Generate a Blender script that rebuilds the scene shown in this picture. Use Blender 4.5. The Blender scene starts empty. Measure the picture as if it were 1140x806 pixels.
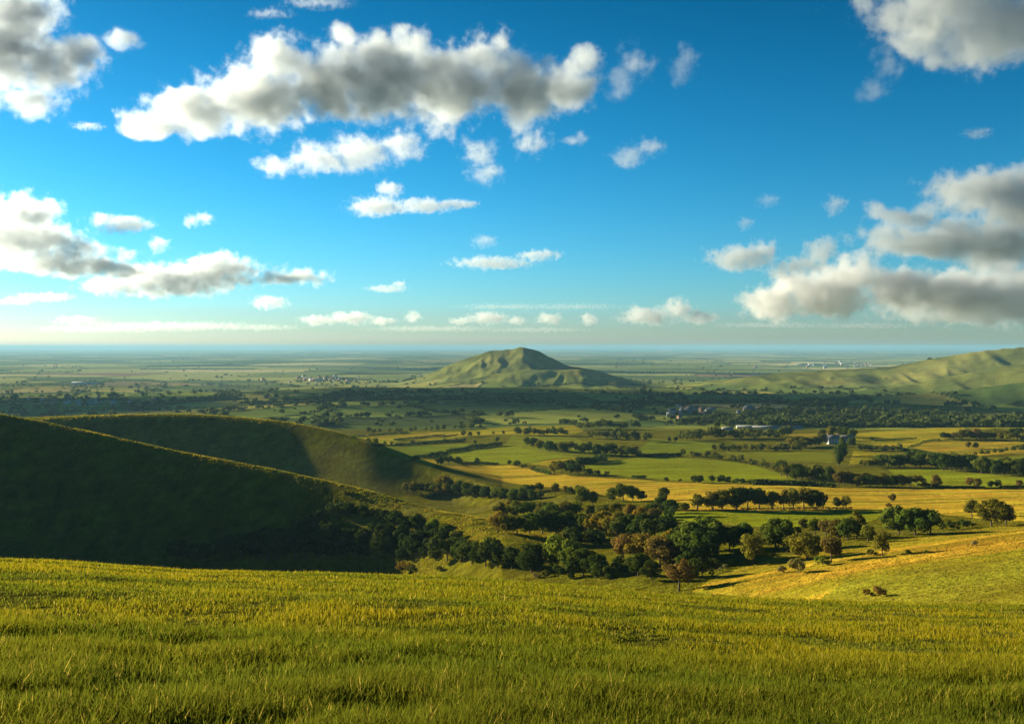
import bpy, bmesh, math, random
import numpy as np
from mathutils import Vector, Matrix

# ------------------------------------------------------------------ frame of reference
# Eye at the origin, +Y is the view direction, +X right, Z up, metres.
FPX, CXP, HOR = 1108.0, 570.0, 386.0          # focal length and horizon in photo pixels
SUN_AZ, SUN_EL = math.radians(58), math.radians(12.2)   # degrees left of the view direction, height
SUN = Vector((-math.sin(SUN_AZ)*math.cos(SUN_EL), math.cos(SUN_AZ)*math.cos(SUN_EL), math.sin(SUN_EL)))
rng = np.random.default_rng(7)
random.seed(7)
scene = bpy.context.scene
col = scene.collection

def u_of(px): return (np.asarray(px, float)-CXP)/FPX
def wx(px, Y): return float(u_of(px))*Y
def t_of(py): return (np.asarray(py, float)-HOR)/FPX     # tangent below the horizon

# ------------------------------------------------------------------ noise
def _hash(ix, iy, seed):
    h = (ix.astype(np.int64)*374761393 + iy.astype(np.int64)*668265263 + seed*1442695041) & 0x7fffffff
    h = ((h ^ (h >> 13))*1274126177) & 0x7fffffff
    h = (h ^ (h >> 16)) & 0xffffff
    return h/float(0xffffff)
def vnoise(x, y, seed=0):
    ix, iy = np.floor(x), np.floor(y)
    fx, fy = x-ix, y-iy
    fx = fx*fx*fx*(fx*(fx*6-15)+10); fy = fy*fy*fy*(fy*(fy*6-15)+10)
    a, b = _hash(ix, iy, seed), _hash(ix+1, iy, seed)
    c, d = _hash(ix, iy+1, seed), _hash(ix+1, iy+1, seed)
    return (a+(b-a)*fx)*(1-fy)+(c+(d-c)*fx)*fy
def fbm(x, y, octv=4, seed=0, gain=.5):
    s = np.zeros_like(x, dtype=float); a = 1.; n = 0.
    for o in range(octv):
        s += a*(vnoise(x, y, seed+o*17)*2-1); n += a
        x, y = x*1.73+y*.98+11.3, y*1.73-x*.98+4.7; a *= gain
    return s/n
def sstep(a, b, x):
    t = np.clip((x-a)/(b-a), 0, 1); return t*t*(3-2*t)

# ------------------------------------------------------------------ monotone cubic interpolation
def pchip_slopes(x, y):                      # y: (..., n)
    h = np.diff(x); d = np.diff(y, axis=-1)/h
    m = np.zeros_like(y)
    w1, w2 = 2*h[1:]+h[:-1], h[1:]+2*h[:-1]
    d0, d1 = d[..., :-1], d[..., 1:]
    with np.errstate(divide='ignore', invalid='ignore'):
        hm = (w1+w2)/(w1/d0+w2/d1)
    m[..., 1:-1] = np.where(d0*d1 > 0, np.nan_to_num(hm), 0)
    m[..., 0], m[..., -1] = d[..., 0], d[..., -1]
    return m
def pchip(x, y, xq):
    x = np.asarray(x, float); y = np.asarray(y, float)
    m = pchip_slopes(x, y)
    k = np.clip(np.searchsorted(x, xq)-1, 0, len(x)-2)
    h = x[k+1]-x[k]; t = np.clip((xq-x[k])/h, 0, 1)
    y0, y1 = y[..., k], y[..., k+1]
    return ((1+2*t)*(1-t)**2*y0 + t*(1-t)**2*h*m[..., k] + t*t*(3-2*t)*y1 + t*t*(t-1)*h*m[..., k+1])

# ------------------------------------------------------------------ object helpers
def mesh_obj(name, verts, quads, mat, parent=None, tris=None, smooth=False, loc=None):
    me = bpy.data.meshes.new(name)
    verts = np.asarray(verts, np.float32)
    nq = 0 if quads is None else len(quads); nt = 0 if tris is None else len(tris)
    loops = []
    if nq: loops.append(np.asarray(quads, np.int32).ravel())
    if nt: loops.append(np.asarray(tris, np.int32).ravel())
    lv = np.concatenate(loops)
    starts = np.concatenate([np.arange(nq)*4, nq*4+np.arange(nt)*3]).astype(np.int32)
    me.vertices.add(len(verts)); me.vertices.foreach_set('co', verts.ravel())
    me.loops.add(len(lv)); me.loops.foreach_set('vertex_index', lv)
    me.polygons.add(nq+nt); me.polygons.foreach_set('loop_start', starts)
    if smooth: me.polygons.foreach_set('use_smooth', np.ones(nq+nt, bool))
    me.update(calc_edges=True)
    if mat is not None: me.materials.append(mat)
    o = bpy.data.objects.new(name, me); col.objects.link(o)
    if parent is not None: o.parent = parent
    if loc is not None: o.location = loc
    return o
def color_attr(o, name, rgb):
    a = o.data.attributes.new(name, 'FLOAT_COLOR', 'POINT')
    c = np.ones((len(rgb), 4), np.float32); c[:, :3] = rgb
    a.data.foreach_set('color', c.ravel())
def float_attr(o, name, v):
    a = o.data.attributes.new(name, 'FLOAT', 'POINT'); a.data.foreach_set('value', np.asarray(v, np.float32))
def tag(o, label=None, cat=None, group=None, kind=None):
    if label: o['label'] = label
    if cat: o['category'] = cat
    if group: o['group'] = group
    if kind: o['kind'] = kind
    return o
def empty(name, loc, rz=0):
    o = bpy.data.objects.new(name, None); o.empty_display_size = .5
    o.location = loc; o.rotation_euler = (0, 0, rz); col.objects.link(o); return o

class NT:                                    # tiny node-tree writer
    def __init__(s, tree): s.t = tree; tree.nodes.clear()
    def n(s, typ, **kw):
        nd = s.t.nodes.new(typ)
        for k, v in kw.items():
            if k == 'inp':
                for kk, vv in v.items():
                    sock = nd.inputs[kk]
                    if isinstance(vv, bpy.types.NodeSocket): s.t.links.new(vv, sock)
                    else: sock.default_value = vv
            else: setattr(nd, k, v)
        return nd
    def link(s, a, b): s.t.links.new(a, b)
    def math(s, op, a, b=None, c=None, clamp=False):
        nd = s.n('ShaderNodeMath', operation=op, use_clamp=clamp)
        for i, v in enumerate((a, b, c)):
            if v is None: continue
            if isinstance(v, bpy.types.NodeSocket): s.link(v, nd.inputs[i])
            else: nd.inputs[i].default_value = v
        return nd.outputs[0]
    def mix(s, f, a, b, blend='MIX'):
        nd = s.n('ShaderNodeMix', data_type='RGBA', blend_type=blend)
        for i, v in ((0, f), (6, a), (7, b)):
            if isinstance(v, bpy.types.NodeSocket): s.link(v, nd.inputs[i])
            else: nd.inputs[i].default_value = v if i == 0 else (*v, 1)
        return nd.outputs[2]
    def noise(s, vec, scale, detail=4, rough=.5, dist=0.):
        nd = s.n('ShaderNodeTexNoise', inp={'Scale': scale, 'Detail': detail, 'Roughness': rough, 'Distortion': dist})
        if vec is not None: s.link(vec, nd.inputs['Vector'])
        return nd.outputs[0]
    def maprange(s, v, a, b, c=0., d=1.):
        nd = s.n('ShaderNodeMapRange', inp={0: v, 1: a, 2: b, 3: c, 4: d}); return nd.outputs[0]
def new_mat(name):
    m = bpy.data.materials.new(name); m.use_nodes = True
    return m, NT(m.node_tree)
# ------------------------------------------------------------------ terrain: one height sheet in (u = x/y, y)
def near_profile(crest_py, Y):
    """The grassy brow the photographer stands on: h/Y + s + cY is the tangent below the horizon."""
    h, Yc = 1.75, 46.0
    c = h/Yc**2
    s = t_of(crest_py)-2*h/Yc
    return -(h + s*Y + c*Y*Y)
def P(Y, py): return (Y, -float(t_of(py))*Y)
FAR = [(1500, -104), (2000, -118), (2600, -131), (3200, -141), (3850, -148), (5500, -153), (9000, -156), (20000, -160), (140000, -160)]
COLS = {
 -900: (606, [(280,-72),(365,-68),(450,-20),(472,-6),(590,-40),(690,-52),(735,-34),(760,-29),(900,-66),(1100,-86)]),
 -600: (608, [(290,-74),(364,-72),(444,-20),(464,-8),(575,-45),(686,-54),(730,-35),(752,-30),(900,-68),(1100,-89)]),
 -300: (612, [(300,-76),(364,-80),(436,-27),(457,-15),(560,-54),(666,-66),(718,-42),(738,-36),(900,-72),(1100,-92)]),
 -120: (615, [(300,-80),(374,-88),(434,-34),(454,-22.5),(552,-60),(652,-74),(702,-50),(722,-43),(900,-78),(1100,-95)]),
    0: (618, [(300,-82),(376,-90),(434,-42),P(450,461),(545,-64),(630,-75),(688,-53),P(708,466),(900,-84),(1100,-97)]),
  100: (622, [(300,-82),(371,-90),(423,-47.5),P(438,481),(525,-69),(642,-82),(687,-57.3),P(702,463),(900,-88),(1100,-98)]),
  200: (630, [(300,-82),(366,-90),(410,-54.5),P(424,503),(505,-73),(630,-84),(677,-56.5),P(692,461.5),(900,-88),(1100,-98)]),
  300: (633, [(295,-81),(359,-88),(393,-59),P(406,522),(480,-75),(612,-84),(657,-60.3),P(672,468),(870,-88),(1100,-98)]),
  400: (635, [(285,-78),(349,-84),(370,-64),P(386,545),(455,-77),(585,-86),(616,-69.7),P(634,489),(820,-89),(1100,-98)]),
  500: (638, [(265,-68),(308,-70),(336,-63),P(352,573),(425,-76),(556,-88),(575,-81),P(587,526),(740,-87),(1100,-97)]),
 560: (642, [(240,-63),(262,-62.5),P(300,602),P(325,589),(420,-73),(500,-81),(522,-79),P(535,546),(690,-85.5),(1100,-95)]),
  650: (648, [(200,-54),P(250,640),P(300,611),P(350,588),P(440,561),P(560,537),P(740,514),P(1100,480)]),
  720: (653, [(190,-53),P(222,648),P(255,629),P(300,603),P(350,582),P(440,558),P(560,536),P(740,514),P(1100,480)]),
  800: (658, [(170,-48),P(200,656),P(225,640),P(260,614),P(300,594),P(350,575),P(440,554),P(560,535),P(740,514),P(1100,480)]),
  950: (664, [(140,-37.5),P(160,660),P(180,645),P(220,618),P(260,600),P(300,587),P(350,574),P(440,556),P(560,535),P(740,513),P(1100,479)]),
 1140: (667, [(110,-29),P(135,655),P(160,635),P(190,612),P(225,592),(252,-46),P(300,579),P(350,569),P(440,553),P(560,534),P(740,512),P(1100,477)]),
 1350: (668, [(110,-27),(140,-31.5),(180,-34),(230,-38),(270,-42),(320,-50),(440,-64),(560,-73),(740,-82),(1100,-88)]),
 1800: (672, [(110,-25),(140,-28),(180,-30),(230,-33),(270,-38),(320,-47),(440,-60),(560,-70),(740,-78),(1100,-84)]),
}
Yr = np.concatenate([np.geomspace(1.5, 58, 210, endpoint=False), np.geomspace(58, 190, 70, endpoint=False),
                     np.geomspace(190, 900, 430, endpoint=False), np.geomspace(900, 6500, 330, endpoint=False),
                     np.geomspace(6500, 30000, 210, endpoint=False), np.geomspace(30000, 140000, 30)])
Uc = np.concatenate([np.linspace(-1.36, -.60, 130, endpoint=False), np.linspace(-.60, .60, 960, endpoint=False), np.linspace(.60, 1.12, 90)])
_c = sorted(k for k in COLS if k <= 560)                  # the two left-hand ridges: same ten stations all along
_st = np.array([COLS[k][1] for k in _c]); _cr = np.array([COLS[k][0] for k in _c], float)
for q in range(-900, 560, 5):
    COLS[q] = (float(np.interp(q, _c, _cr)), [(float(pchip(_c, _st[:, m, 0], np.array(q))), float(pchip(_c, _st[:, m, 1], np.array(q)))) for m in range(10)])
pxs = sorted(COLS); ucol = u_of(pxs)
Zc = []
for p_ in pxs:
    crest, pts = COLS[p_]
    yn = np.array([1.2, 2, 3.5, 6, 9, 13, 19, 27, 37, 46, 56, 70, 85])
    ys = np.concatenate([yn, [a for a, _ in pts], [a for a, _ in FAR]])
    zs = np.concatenate([near_profile(crest+6+(2 if p_ > 700 else 0), yn), [b for _, b in pts], [b for _, b in FAR]])
    Zc.append(pchip(np.log(ys), zs, np.log(Yr)))
Zc = np.array(Zc)                                        # columns x rows
Z = pchip(ucol, Zc.T, np.clip(Uc, ucol[0], ucol[-1]))    # rows x cols
Y2 = np.repeat(Yr[:, None], len(Uc), 1); X2 = Y2*Uc[None, :]
# rolling ground, growing with distance
Z += 3.2*fbm(X2/420, Y2/300, 3, 3)*sstep(750, 1400, Y2)*(1-sstep(5000, 9000, Y2))*3.0
Z += 34*np.clip(fbm(X2/2100, Y2/1500, 4, 21), -.2, 1)*sstep(5500, 9000, Y2)*(1-.5*sstep(20000, 40000, Y2))
Z += .9*fbm(X2/60, Y2/45, 3, 9)*sstep(210, 330, Y2)*(1-.85*(1-sstep(-.1, 0, X2/Y2))*(1-sstep(720, 800, Y2)))*(1-sstep(2500, 4000, Y2))
Z += .10*fbm(X2/7, Y2/5, 3, 14)*sstep(5, 12, Y2)*(1-sstep(200, 420, Y2))
Z += .05*fbm(X2/2.2, Y2/1.6, 2, 15)*sstep(5, 9, Y2)*(1-sstep(70, 110, Y2))
# the hills of the plain
def ridge_hill(cx, cy, ang, L, W, Hh, seed, sharp=1.5, gully=.25):
    c, s = math.cos(ang), math.sin(ang)
    dx, dy = X2-cx, Y2-cy
    a, b = (dx*c+dy*s)/L, (-dx*s+dy*c)/W
    b = b + .25*fbm(a*2.3, b*.7, 3, seed+5)
    r = np.sqrt(a*a+b*b)
    base = np.clip(1-r, 0, None)
    prof = base**sharp
    g = 1-gully*np.abs(fbm(X2/170, Y2/150, 4, seed))*2*sstep(0.02, .3, base)*(1-sstep(.75, 1., base))
    return Hh*prof*g
def bump(cx, cy, rx, ry, Hh, ang=0):
    c, s = math.cos(ang), math.sin(ang); dx, dy = X2-cx, Y2-cy
    return Hh*np.exp(-(((dx*c+dy*s)/rx)**2+((-dx*s+dy*c)/ry)**2))
for px_, Y_, rx_, ry_, h_ in ((440, 1650, 230, 130, 15), (345, 1900, 260, 150, 17), (600, 2050, 380, 170, 19), (500, 2500, 420, 190, 17), (330, 2450, 330, 200, 18), (830, 2250, 400, 190, 17), (1000, 1720, 320, 150, 13), (720, 1600, 260, 120, 10), (680, 2700, 420, 180, 15)):
    Z += bump(wx(px_, Y_), Y_, rx_, ry_, h_, .15)
HY = 3950
ridges = np.zeros_like(Z)
def crestline(pts, wfront, wback, seed, p=1.25):
    """A ridge through (px, py, Y): height falls to both sides of the line, gullied."""
    xs = np.array([wx(a, c) for a, b, c in pts]); yy = np.array([c for a, b, c in pts], float)
    hs = np.array([-float(t_of(b))*c for a, b, c in pts])
    o = np.argsort(xs)
    yc = pchip(xs[o], yy[o], np.clip(X2, xs.min(), xs.max())); hc = pchip(xs[o], hs[o], np.clip(X2, xs.min(), xs.max()))
    end = sstep(xs.min()-250, xs.min(), X2)*(1-sstep(xs.max(), xs.max()+250, X2)*(0 if pts[-1][0] > 1300 else 1))
    d = Y2-yc
    warp = fbm(X2/190, Y2/420, 3, seed)
    d = d+90*warp*sstep(0, 200, np.abs(d))
    q = np.where(d < 0, -d/wfront, d/wback)
    f = np.clip(1-q, 0, 1); f = f**p
    floor = -150.
    gl = 1-(.23 if seed < 40 else .18)*np.abs(fbm(X2/95, Y2/300, 3, seed+3))*np.clip(4*f*(1-f), 0, 1)*2
    return floor+(hc-floor)*f*gl*end
for k in (crestline([(435,429,4100),(468,420,4080),(498,407,4050),(528,396,4020),(546,390.5,4000),(556,389.5,3990),(568,388.5,3970),(580,386.3,3950),(588,387,3940),(600,391,3930),(616,399,3910),(630,406,3900),(648,409.5,3880),(666,412.5,3870),(686,419,3860),(715,425,3850),(760,431,3850)], 620, 900, 31),
          crestline([(520,423,3560),(560,414,3560),(600,411,3540),(640,411,3530),(665,415,3520),(700,424,3500),(740,430,3500)], 300, 300, 37, 1.1),
          crestline([(780,431,3300),(830,420,3300),(880,414,3280),(930,411.5,3250),(985,408.5,3200),(1040,399,3150),(1090,391,3100),(1140,386,3050),(1250,379,2950),(1400,372,2900)], 620, 900, 43, 1.05),
          crestline([(930,437,2600),(1000,430,2560),(1060,418,2520),(1140,405,2480),(1250,394,2450),(1400,385,2400)], 430, 330, 47, 1.0),
          crestline([(950,443,2020),(1020,438.5,1990),(1090,431,1950),(1150,424,1930),(1260,415,1890),(1400,404,1850)], 330, 240, 53, 1.0)):
    Z = np.maximum(Z, k)+.5*np.log1p(np.exp(-np.clip(np.abs(Z-k)/6, 0, 50)))*6*sstep(-149.5, -138, k)
verts = np.stack([X2.ravel(), Y2.ravel(), Z.ravel()], 1)
nR, nC = Z.shape
lYr = np.log(Yr)
def H(x, y):
    """Ground height at world x, y (arrays)."""
    x = np.atleast_1d(np.asarray(x, float)); y = np.atleast_1d(np.asarray(y, float))
    u = x/y
    i = np.clip(np.searchsorted(Yr, y)-1, 0, nR-2); j = np.clip(np.searchsorted(Uc, u)-1, 0, nC-2)
    fi = np.clip((y-Yr[i])/(Yr[i+1]-Yr[i]), 0, 1); fj = np.clip((u-Uc[j])/(Uc[j+1]-Uc[j]), 0, 1)
    return (Z[i, j]*(1-fj)+Z[i, j+1]*fj)*(1-fi)+(Z[i+1, j]*(1-fj)+Z[i+1, j+1]*fj)*fi
PYg = HOR - FPX*Z/Y2                                    # where each ground vertex appears
def ground_at(px, py, ymin=62.):
    """First ground point beyond the brow that a sight line through px, py meets -> (x, y, z)."""
    u = float(u_of(px)); j = int(np.clip(np.searchsorted(Uc, u)-1, 0, nC-2))
    f = np.clip((u-Uc[j])/(Uc[j+1]-Uc[j]), 0, 1)
    prof = PYg[:, j]*(1-f)+PYg[:, j+1]*f
    run = np.minimum.accumulate(prof)
    ok = np.where((Yr > ymin) & (prof <= py) & (run >= prof-1e-6))[0]
    if len(ok) == 0: return None
    k = ok[0]
    y = Yr[k]
    if k > 0 and prof[k-1] > py:
        y = Yr[k-1]+(Yr[k]-Yr[k-1])*(prof[k-1]-py)/(prof[k-1]-prof[k])
    return (u*y, y, float(H(u*y, y)[0]))
# ------------------------------------------------------------------ what grows where (albedo of each field)
GREEN, BRIGHT, YGREEN = (.130, .155, .009), (.175, .195, .008), (.260, .230, .010)
GOLD, GGOLD, DOWN = (.40, .275, .022), (.23, .178, .013), (.105, .100, .006)
MIDG, STRAW = (.145, .155, .010), (.30, .25, .09)
FIELDS = [  # corner points on the ground are found along sight lines to the fields of the valley
 (MIDG,  [(560,497),(570,485),(640,487),(650,492),(712,500),(712,508),(650,508),(610,505)]),
 (YGREEN,[(393,485),(455,481),(514,479),(570,475),(640,473),(650,480),(632,485),(570,484),(522,485),(496,489),(437,492),(442,497),(405,492)]),
 (GREEN, [(413,497),(524,494),(524,496),(460,512),(450,510)]),
 (BRIGHT,[(484,508),(530,500),(570,496),(610,505),(649,509),(620,510),(587,515),(570,517),(532,516),(514,512)]),
 (GGOLD, [(462,512),(484,509),(490,518),(481,519)]),
 (YGREEN,[(587,516),(620,511),(655,509),(640,513),(612,519)]),
 (BRIGHT,[(647,519),(677,515),(712,508.6),(760,509.5),(810,513.5),(839,518),(867,527),(894,536),(839,538.5),(760,536),(687,529.5),(647,523.7)]),
 (GREEN, [(726,488.5),(760,491),(827,492.7),(795,495),(792,502),(760,507),(707,503.5)]),
 (MIDG,  [(807,502),(927,503.5),(926,515),(887,513.6),(860,515),(840,512),(810,505)]),
 (GGOLD, [(877,483.5),(911,482.6),(906,490),(885,487)]),
 (YGREEN,[(953,482),(1044,476),(1076,476),(1050,490),(1030,491),(1010,499),(950,493)]),
 (YGREEN,[(1076,475),(1140,472),(1750,472),(1750,478),(1080,477)]),
 (GGOLD, [(1050,491),(1107,491),(1750,496),(1750,497),(1081,507),(1012,500),(1032,492)]),
 (YGREEN,[(950,502),(1020,506),(1014,510),(960,517),(945,518)]),
 (MIDG,  [(1097,512),(1140,507),(1750,507),(1750,517),(1111,517)]),
 (BRIGHT,[(988,522),(1044,522),(1140,532),(1750,534),(1750,541),(1094,543),(1050,543),(1022,542),(997,529)]),
 (GOLD,  [(490,518),(505,519),(570,518),(600,523),(637,530),(760,537),(839,539),(950,543.5),(1140,545),(1750,546),(1750,584),(1140,580),(1100,578),(1050,573),(1040,568),(950,566.5),(840,569),(760,569),(760,559),(700,557),(640,545),(600,541),(570,538)]),
 (BRIGHT,[(720,572),(760,569.5),(880,569),(975,567),(985,572),(970,580),(930,586),(860,587),(770,581),(720,579)]),
 (GGOLD, [(770,659),(800,640),(860,622),(920,612),(985,604),(1060,592),(1140,583),(1750,575),(1750,680),(1000,672),(880,668)]),
 ((.27, .178, .015),  [(790,652),(840,640),(900,627),(960,620),(1040,606),(1140,590),(1750,575),(1750,590),(1140,612),(1040,624),(960,634),(880,643)]),
 ((.165, .150, .012),[(940,648),(1040,632),(1140,618),(1750,600),(1750,690),(1100,690),(900,675)]),
]
Wc = np.zeros((nR, nC, 3)); Wc[:] = DOWN
fcol = Wc
n1 = fbm(X2/150, Y2/110, 3, 61); n2 = fbm(X2/24, Y2/17, 4, 62)
fcol *= (1+.25*n1[..., None])
# open fields of the plain: cells of a jittered grid, nearest site in the larger-of-two metric
def plain_cells(x, y, size, seed, rot=.35):
    c, s = math.cos(rot), math.sin(rot)
    wx_ = x+.22*size*fbm(x/size/1.7, y/size/1.7, 2, seed+90); wy_ = y+.22*size*fbm(x/size/1.6+7, y/size/1.6, 2, seed+91)
    p, q = (wx_*c+wy_*s)/size, (-wx_*s+wy_*c)/size*1.35
    ip, iq = np.floor(p), np.floor(q)
    d1 = np.full(x.shape, 9.); d2 = np.full(x.shape, 9.); idv = np.zeros(x.shape)
    for a in (-1, 0, 1):
        for b in (-1, 0, 1):
            jx, jy = ip+a, iq+b
            sx = jx+.15+.7*_hash(jx, jy, seed); sy = jy+.15+.7*_hash(jx, jy, seed+1)
            d = np.maximum(np.abs(p-sx), np.abs(q-sy)) + .2*np.minimum(np.abs(p-sx), np.abs(q-sy))
            near = d < d1
            d2 = np.where(near, d1, np.minimum(d2, d)); idv = np.where(near, _hash(jx, jy, seed+2), idv); d1 = np.where(near, d, d1)
    return idv, (d2-d1)*size*.5
def pick(idv, table):
    out = np.zeros(idv.shape+(3,)); lo = 0.
    for w, c in table:
        m = (idv >= lo) & (idv < lo+w); out[m] = c; lo += w
    return out
MIDTAB = [(.24, (.08, .12, .03)), (.24, (.15, .195, .035)), (.20, (.25, .27, .045)), (.13, (.33, .29, .06)), (.07, (.06, .08, .025)), (.06, (.12, .17, .045)), (.061, (.36, .29, .11))]
FARTAB = [(.24, (.09, .125, .04)), (.22, (.18, .215, .055)), (.22, (.32, .325, .09)), (.15, (.50, .42, .17)), (.05, (.24, .17, .09)), (.121, (.045, .06, .022))]
i1, e1 = plain_cells(X2, Y2, 210., 5)
i2, e2 = plain_cells(X2, Y2, 620., 8, -.2)
i3, e3 = plain_cells(X2, Y2, 1500., 11, .1)
mid = pick(i1, MIDTAB); far = pick(np.where(i3 < .35, i2*.5+.0, i2), FARTAB)
mid = mid*(1+.2*n1[..., None]) 
hedge_w = np.maximum(5., Y2*.0022)
mid += (np.array((.022, .034, .010))-mid)*(1-sstep(hedge_w*.5, hedge_w*1.2, e1))[..., None]
far += (np.array((.030, .042, .018))-far)*(.6*(1-sstep(hedge_w*.4, hedge_w*1.2, e2)))[..., None]
wmid = sstep(1050, 1250, Y2)
inval = (PYg < 478) | (Y2 > 1500)
fcol += (mid-fcol)*(wmid*inval)[..., None]
fcol += (far-fcol)*sstep(3000, 4600, Y2)[..., None]
# bare downland on the hills
hill = sstep(8, 30, Z-np.interp(Y2, [1000, 2000, 2600, 3200, 3850, 5500], [-97, -117, -130, -141, -148, -153]))*sstep(1900, 2400, Y2)*(1-sstep(5000, 5600, Y2))
hc = np.array((.175, .19, .042))*(1+.35*n1[..., None]+.2*n2[..., None])+np.array((.06, .03, .012))*sstep(.1, .5, fbm(X2/300, Y2/200, 3, 77))[..., None]
scrub = sstep(.12, .34, fbm(X2/120, Y2/170, 4, 78))+.7*sstep(.05, .3, fbm(X2/45, Y2/60, 3, 79))*sstep(-.1, .2, fbm(X2/400, Y2/300, 2, 80))
hc += (np.array((.055, .075, .022))-hc)*np.clip(scrub*.75, 0, .85)[..., None]
fcol += (hc-fcol)*(hill*.9)[..., None]
def in_poly(px, py, poly):
    r = np.zeros(px.shape, bool); n = len(poly)
    for i in range(n):
        (x0, y0), (x1, y1) = poly[i], poly[(i+1) % n]
        if y0 == y1: continue
        c = ((y0 > py) != (y1 > py)) & (px < (x1-x0)*(py-y0)/(y1-y0)+x0); r ^= c
    return r
PXg = np.repeat((CXP+FPX*Uc)[None, :], nR, 0)
# wobble of the field edges, in metres on the ground
run = np.minimum.accumulate(np.where(Yr[:, None] > 62, PYg, 1e9), 0)
vis = (PYg <= run+1.5) & (Y2 > 100)
fielded = np.zeros_like(Z, bool)
for c, poly in FIELDS:
    xs = [p[0] for p in poly]; ys = [p[1] for p in poly]
    m = vis & (Y2 < 1700) & in_poly(PXg, PYg, poly)
    fcol[m] = np.array(c)*(1+.16*n1[m][:, None]+.10*n2[m][:, None]); fielded |= m
# worn straw-coloured swathes in the stubble and on the right-hand slope, laid along the rows
row = fbm(X2/85, (Y2-.25*X2)/5.5, 4, 71); row2 = fbm(X2/30+3, (Y2-.25*X2)/2.2, 3, 72)
isgold = fielded & (fcol[..., 0] > .20)
fcol *= np.where(fielded, 1+.22*row+.10*row2, 1)[..., None]
g = (isgold*sstep(.05, .5, row))[..., None]; fcol += (np.array((.42, .255, .022))-fcol)*g*.75
g = (isgold*sstep(.0, .5, -row))[..., None]; fcol += (np.array((.17, .155, .010))-fcol)*g*.85
# tussocks on the near hillsides
near = (Y2 > 60) & (Y2 < 900) & ~fielded
fcol *= np.where(near, 1+.55*fbm(X2/5.5, Y2/3.6, 3, 81), 1)[..., None]
g = (near*sstep(0., .5, fbm(X2/40, Y2/26, 4, 83)))[..., None]; fcol += (np.array((.125, .115, .022))-fcol)*g*.6
# ground under the meadow
meadow = 1-sstep(60, 95, Y2)
fcol += (np.array((.070, .075, .012))-fcol)*meadow[..., None]
fcol = np.clip(fcol, .004, .6)
# sea beyond the plain
land_quads = (np.arange(nR-1)[:, None]*nC+np.arange(nC-1)[None, :]).ravel()
quads = np.stack([land_quads, land_quads+1, land_quads+nC+1, land_quads+nC], 1)

mg, N = new_mat('ground_cover')
out = N.n('ShaderNodeOutputMaterial'); bs = N.n('ShaderNodeBsdfDiffuse', inp={'Roughness': .3})
N.link(bs.outputs[0], out.inputs[0])
pos = N.n('ShaderNodeNewGeometry').outputs['Position']
at = N.n('ShaderNodeAttribute', attribute_name='field').outputs['Color']
cov = N.n('ShaderNodeAttribute', attribute_name='rough').outputs['Fac']
na = N.noise(pos, .35, 5, .65); nb = N.noise(pos, .045, 5, .6)
mp = N.n('ShaderNodeMapping', inp={'Vector': pos, 'Scale': (.02, .33, .3), 'Rotation': (0, 0, .18)})
nc = N.noise(mp.outputs[0], 1., 5, .6)
f = N.math('MULTIPLY', N.maprange(na, .25, .75, .72, 1.28), N.maprange(nb, .3, .7, .82, 1.18))
f = N.math('MULTIPLY', f, N.maprange(nc, .3, .7, .84, 1.16))
hs = N.n('ShaderNodeHueSaturation', inp={'Hue': N.maprange(nb, .3, .7, .485, .515), 'Saturation': 1., 'Value': f, 'Color': at})
N.link(hs.outputs[0], bs.inputs['Color'])
bh = N.math('ADD', N.math('MULTIPLY', na, 1.5), N.math('MULTIPLY', N.noise(pos, 1.6, 3, .6), .5))
bp = N.n('ShaderNodeBump', inp={'Strength': .9, 'Distance': cov, 'Height': bh})
N.link(bp.outputs[0], bs.inputs['Normal'])
ground = mesh_obj('ground', verts, quads, mg, smooth=True)
color_attr(ground, 'field', fcol.reshape(-1, 3))
rough = .35+1.0*sstep(60, 150, Y2)*(1-.55*fielded)+1.2*sstep(1200, 3000, Y2)
float_attr(ground, 'rough', rough.ravel())
tag(ground, kind='structure')

# the strip of sea on the horizon
msea, N = new_mat('sea_water')
out = N.n('ShaderNodeOutputMaterial'); bs = N.n('ShaderNodeBsdfPrincipled', inp={'Base Color': (.03, .07, .10, 1), 'Roughness': .35})
N.link(bs.outputs[0], out.inputs[0])
sea = mesh_obj('sea', [(-5000, 40000, -138), (60000, 34000, -138), (190000, 150000, -138), (-40000, 150000, -138)], [(0, 1, 2, 3)], msea)
tag(sea, kind='structure')
# ------------------------------------------------------------------ sky, sun, air
w = bpy.data.worlds.new('World'); scene.world = w; w.use_nodes = True
N = NT(w.node_tree)
sky = N.n('ShaderNodeTexSky', sky_type='NISHITA', sun_disc=False, sun_elevation=SUN_EL, sun_rotation=-SUN_AZ, altitude=150., air_density=1.0, dust_density=.2, ozone_density=6.)
gm = N.n('ShaderNodeGamma', inp={'Color': sky.outputs[0], 'Gamma': 1.4})
hs = N.n('ShaderNodeHueSaturation', inp={'Hue': .474, 'Saturation': 1.07, 'Value': .54, 'Color': gm.outputs[0]})
up = N.n('ShaderNodeSeparateXYZ', inp={0: N.n('ShaderNodeTexCoord').outputs['Generated']}).outputs['Z']
deep = N.n('ShaderNodeValToRGB', inp={'Fac': up}); rp = deep.color_ramp
for k, (p_, v_) in enumerate(((0., 1.), (.12, .88), (.24, .74), (.33, .60), (1., .45))):
    e = rp.elements[k] if k < 2 else rp.elements.new(p_)
    e.position = p_; e.color = (v_, v_, v_, 1)
dk = N.mix(1., hs.outputs[0], deep.outputs[0], 'MULTIPLY')         # the deepening blue overhead
bg = N.n('ShaderNodeBackground', inp={'Color': dk, 'Strength': .05})
N.link(bg.outputs[0], N.n('ShaderNodeOutputWorld').inputs[0])
sl = bpy.data.lights.new('sun', 'SUN'); sl.energy = 5.0; sl.angle = math.radians(.5); sl.color = (1, .85, .57)
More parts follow.
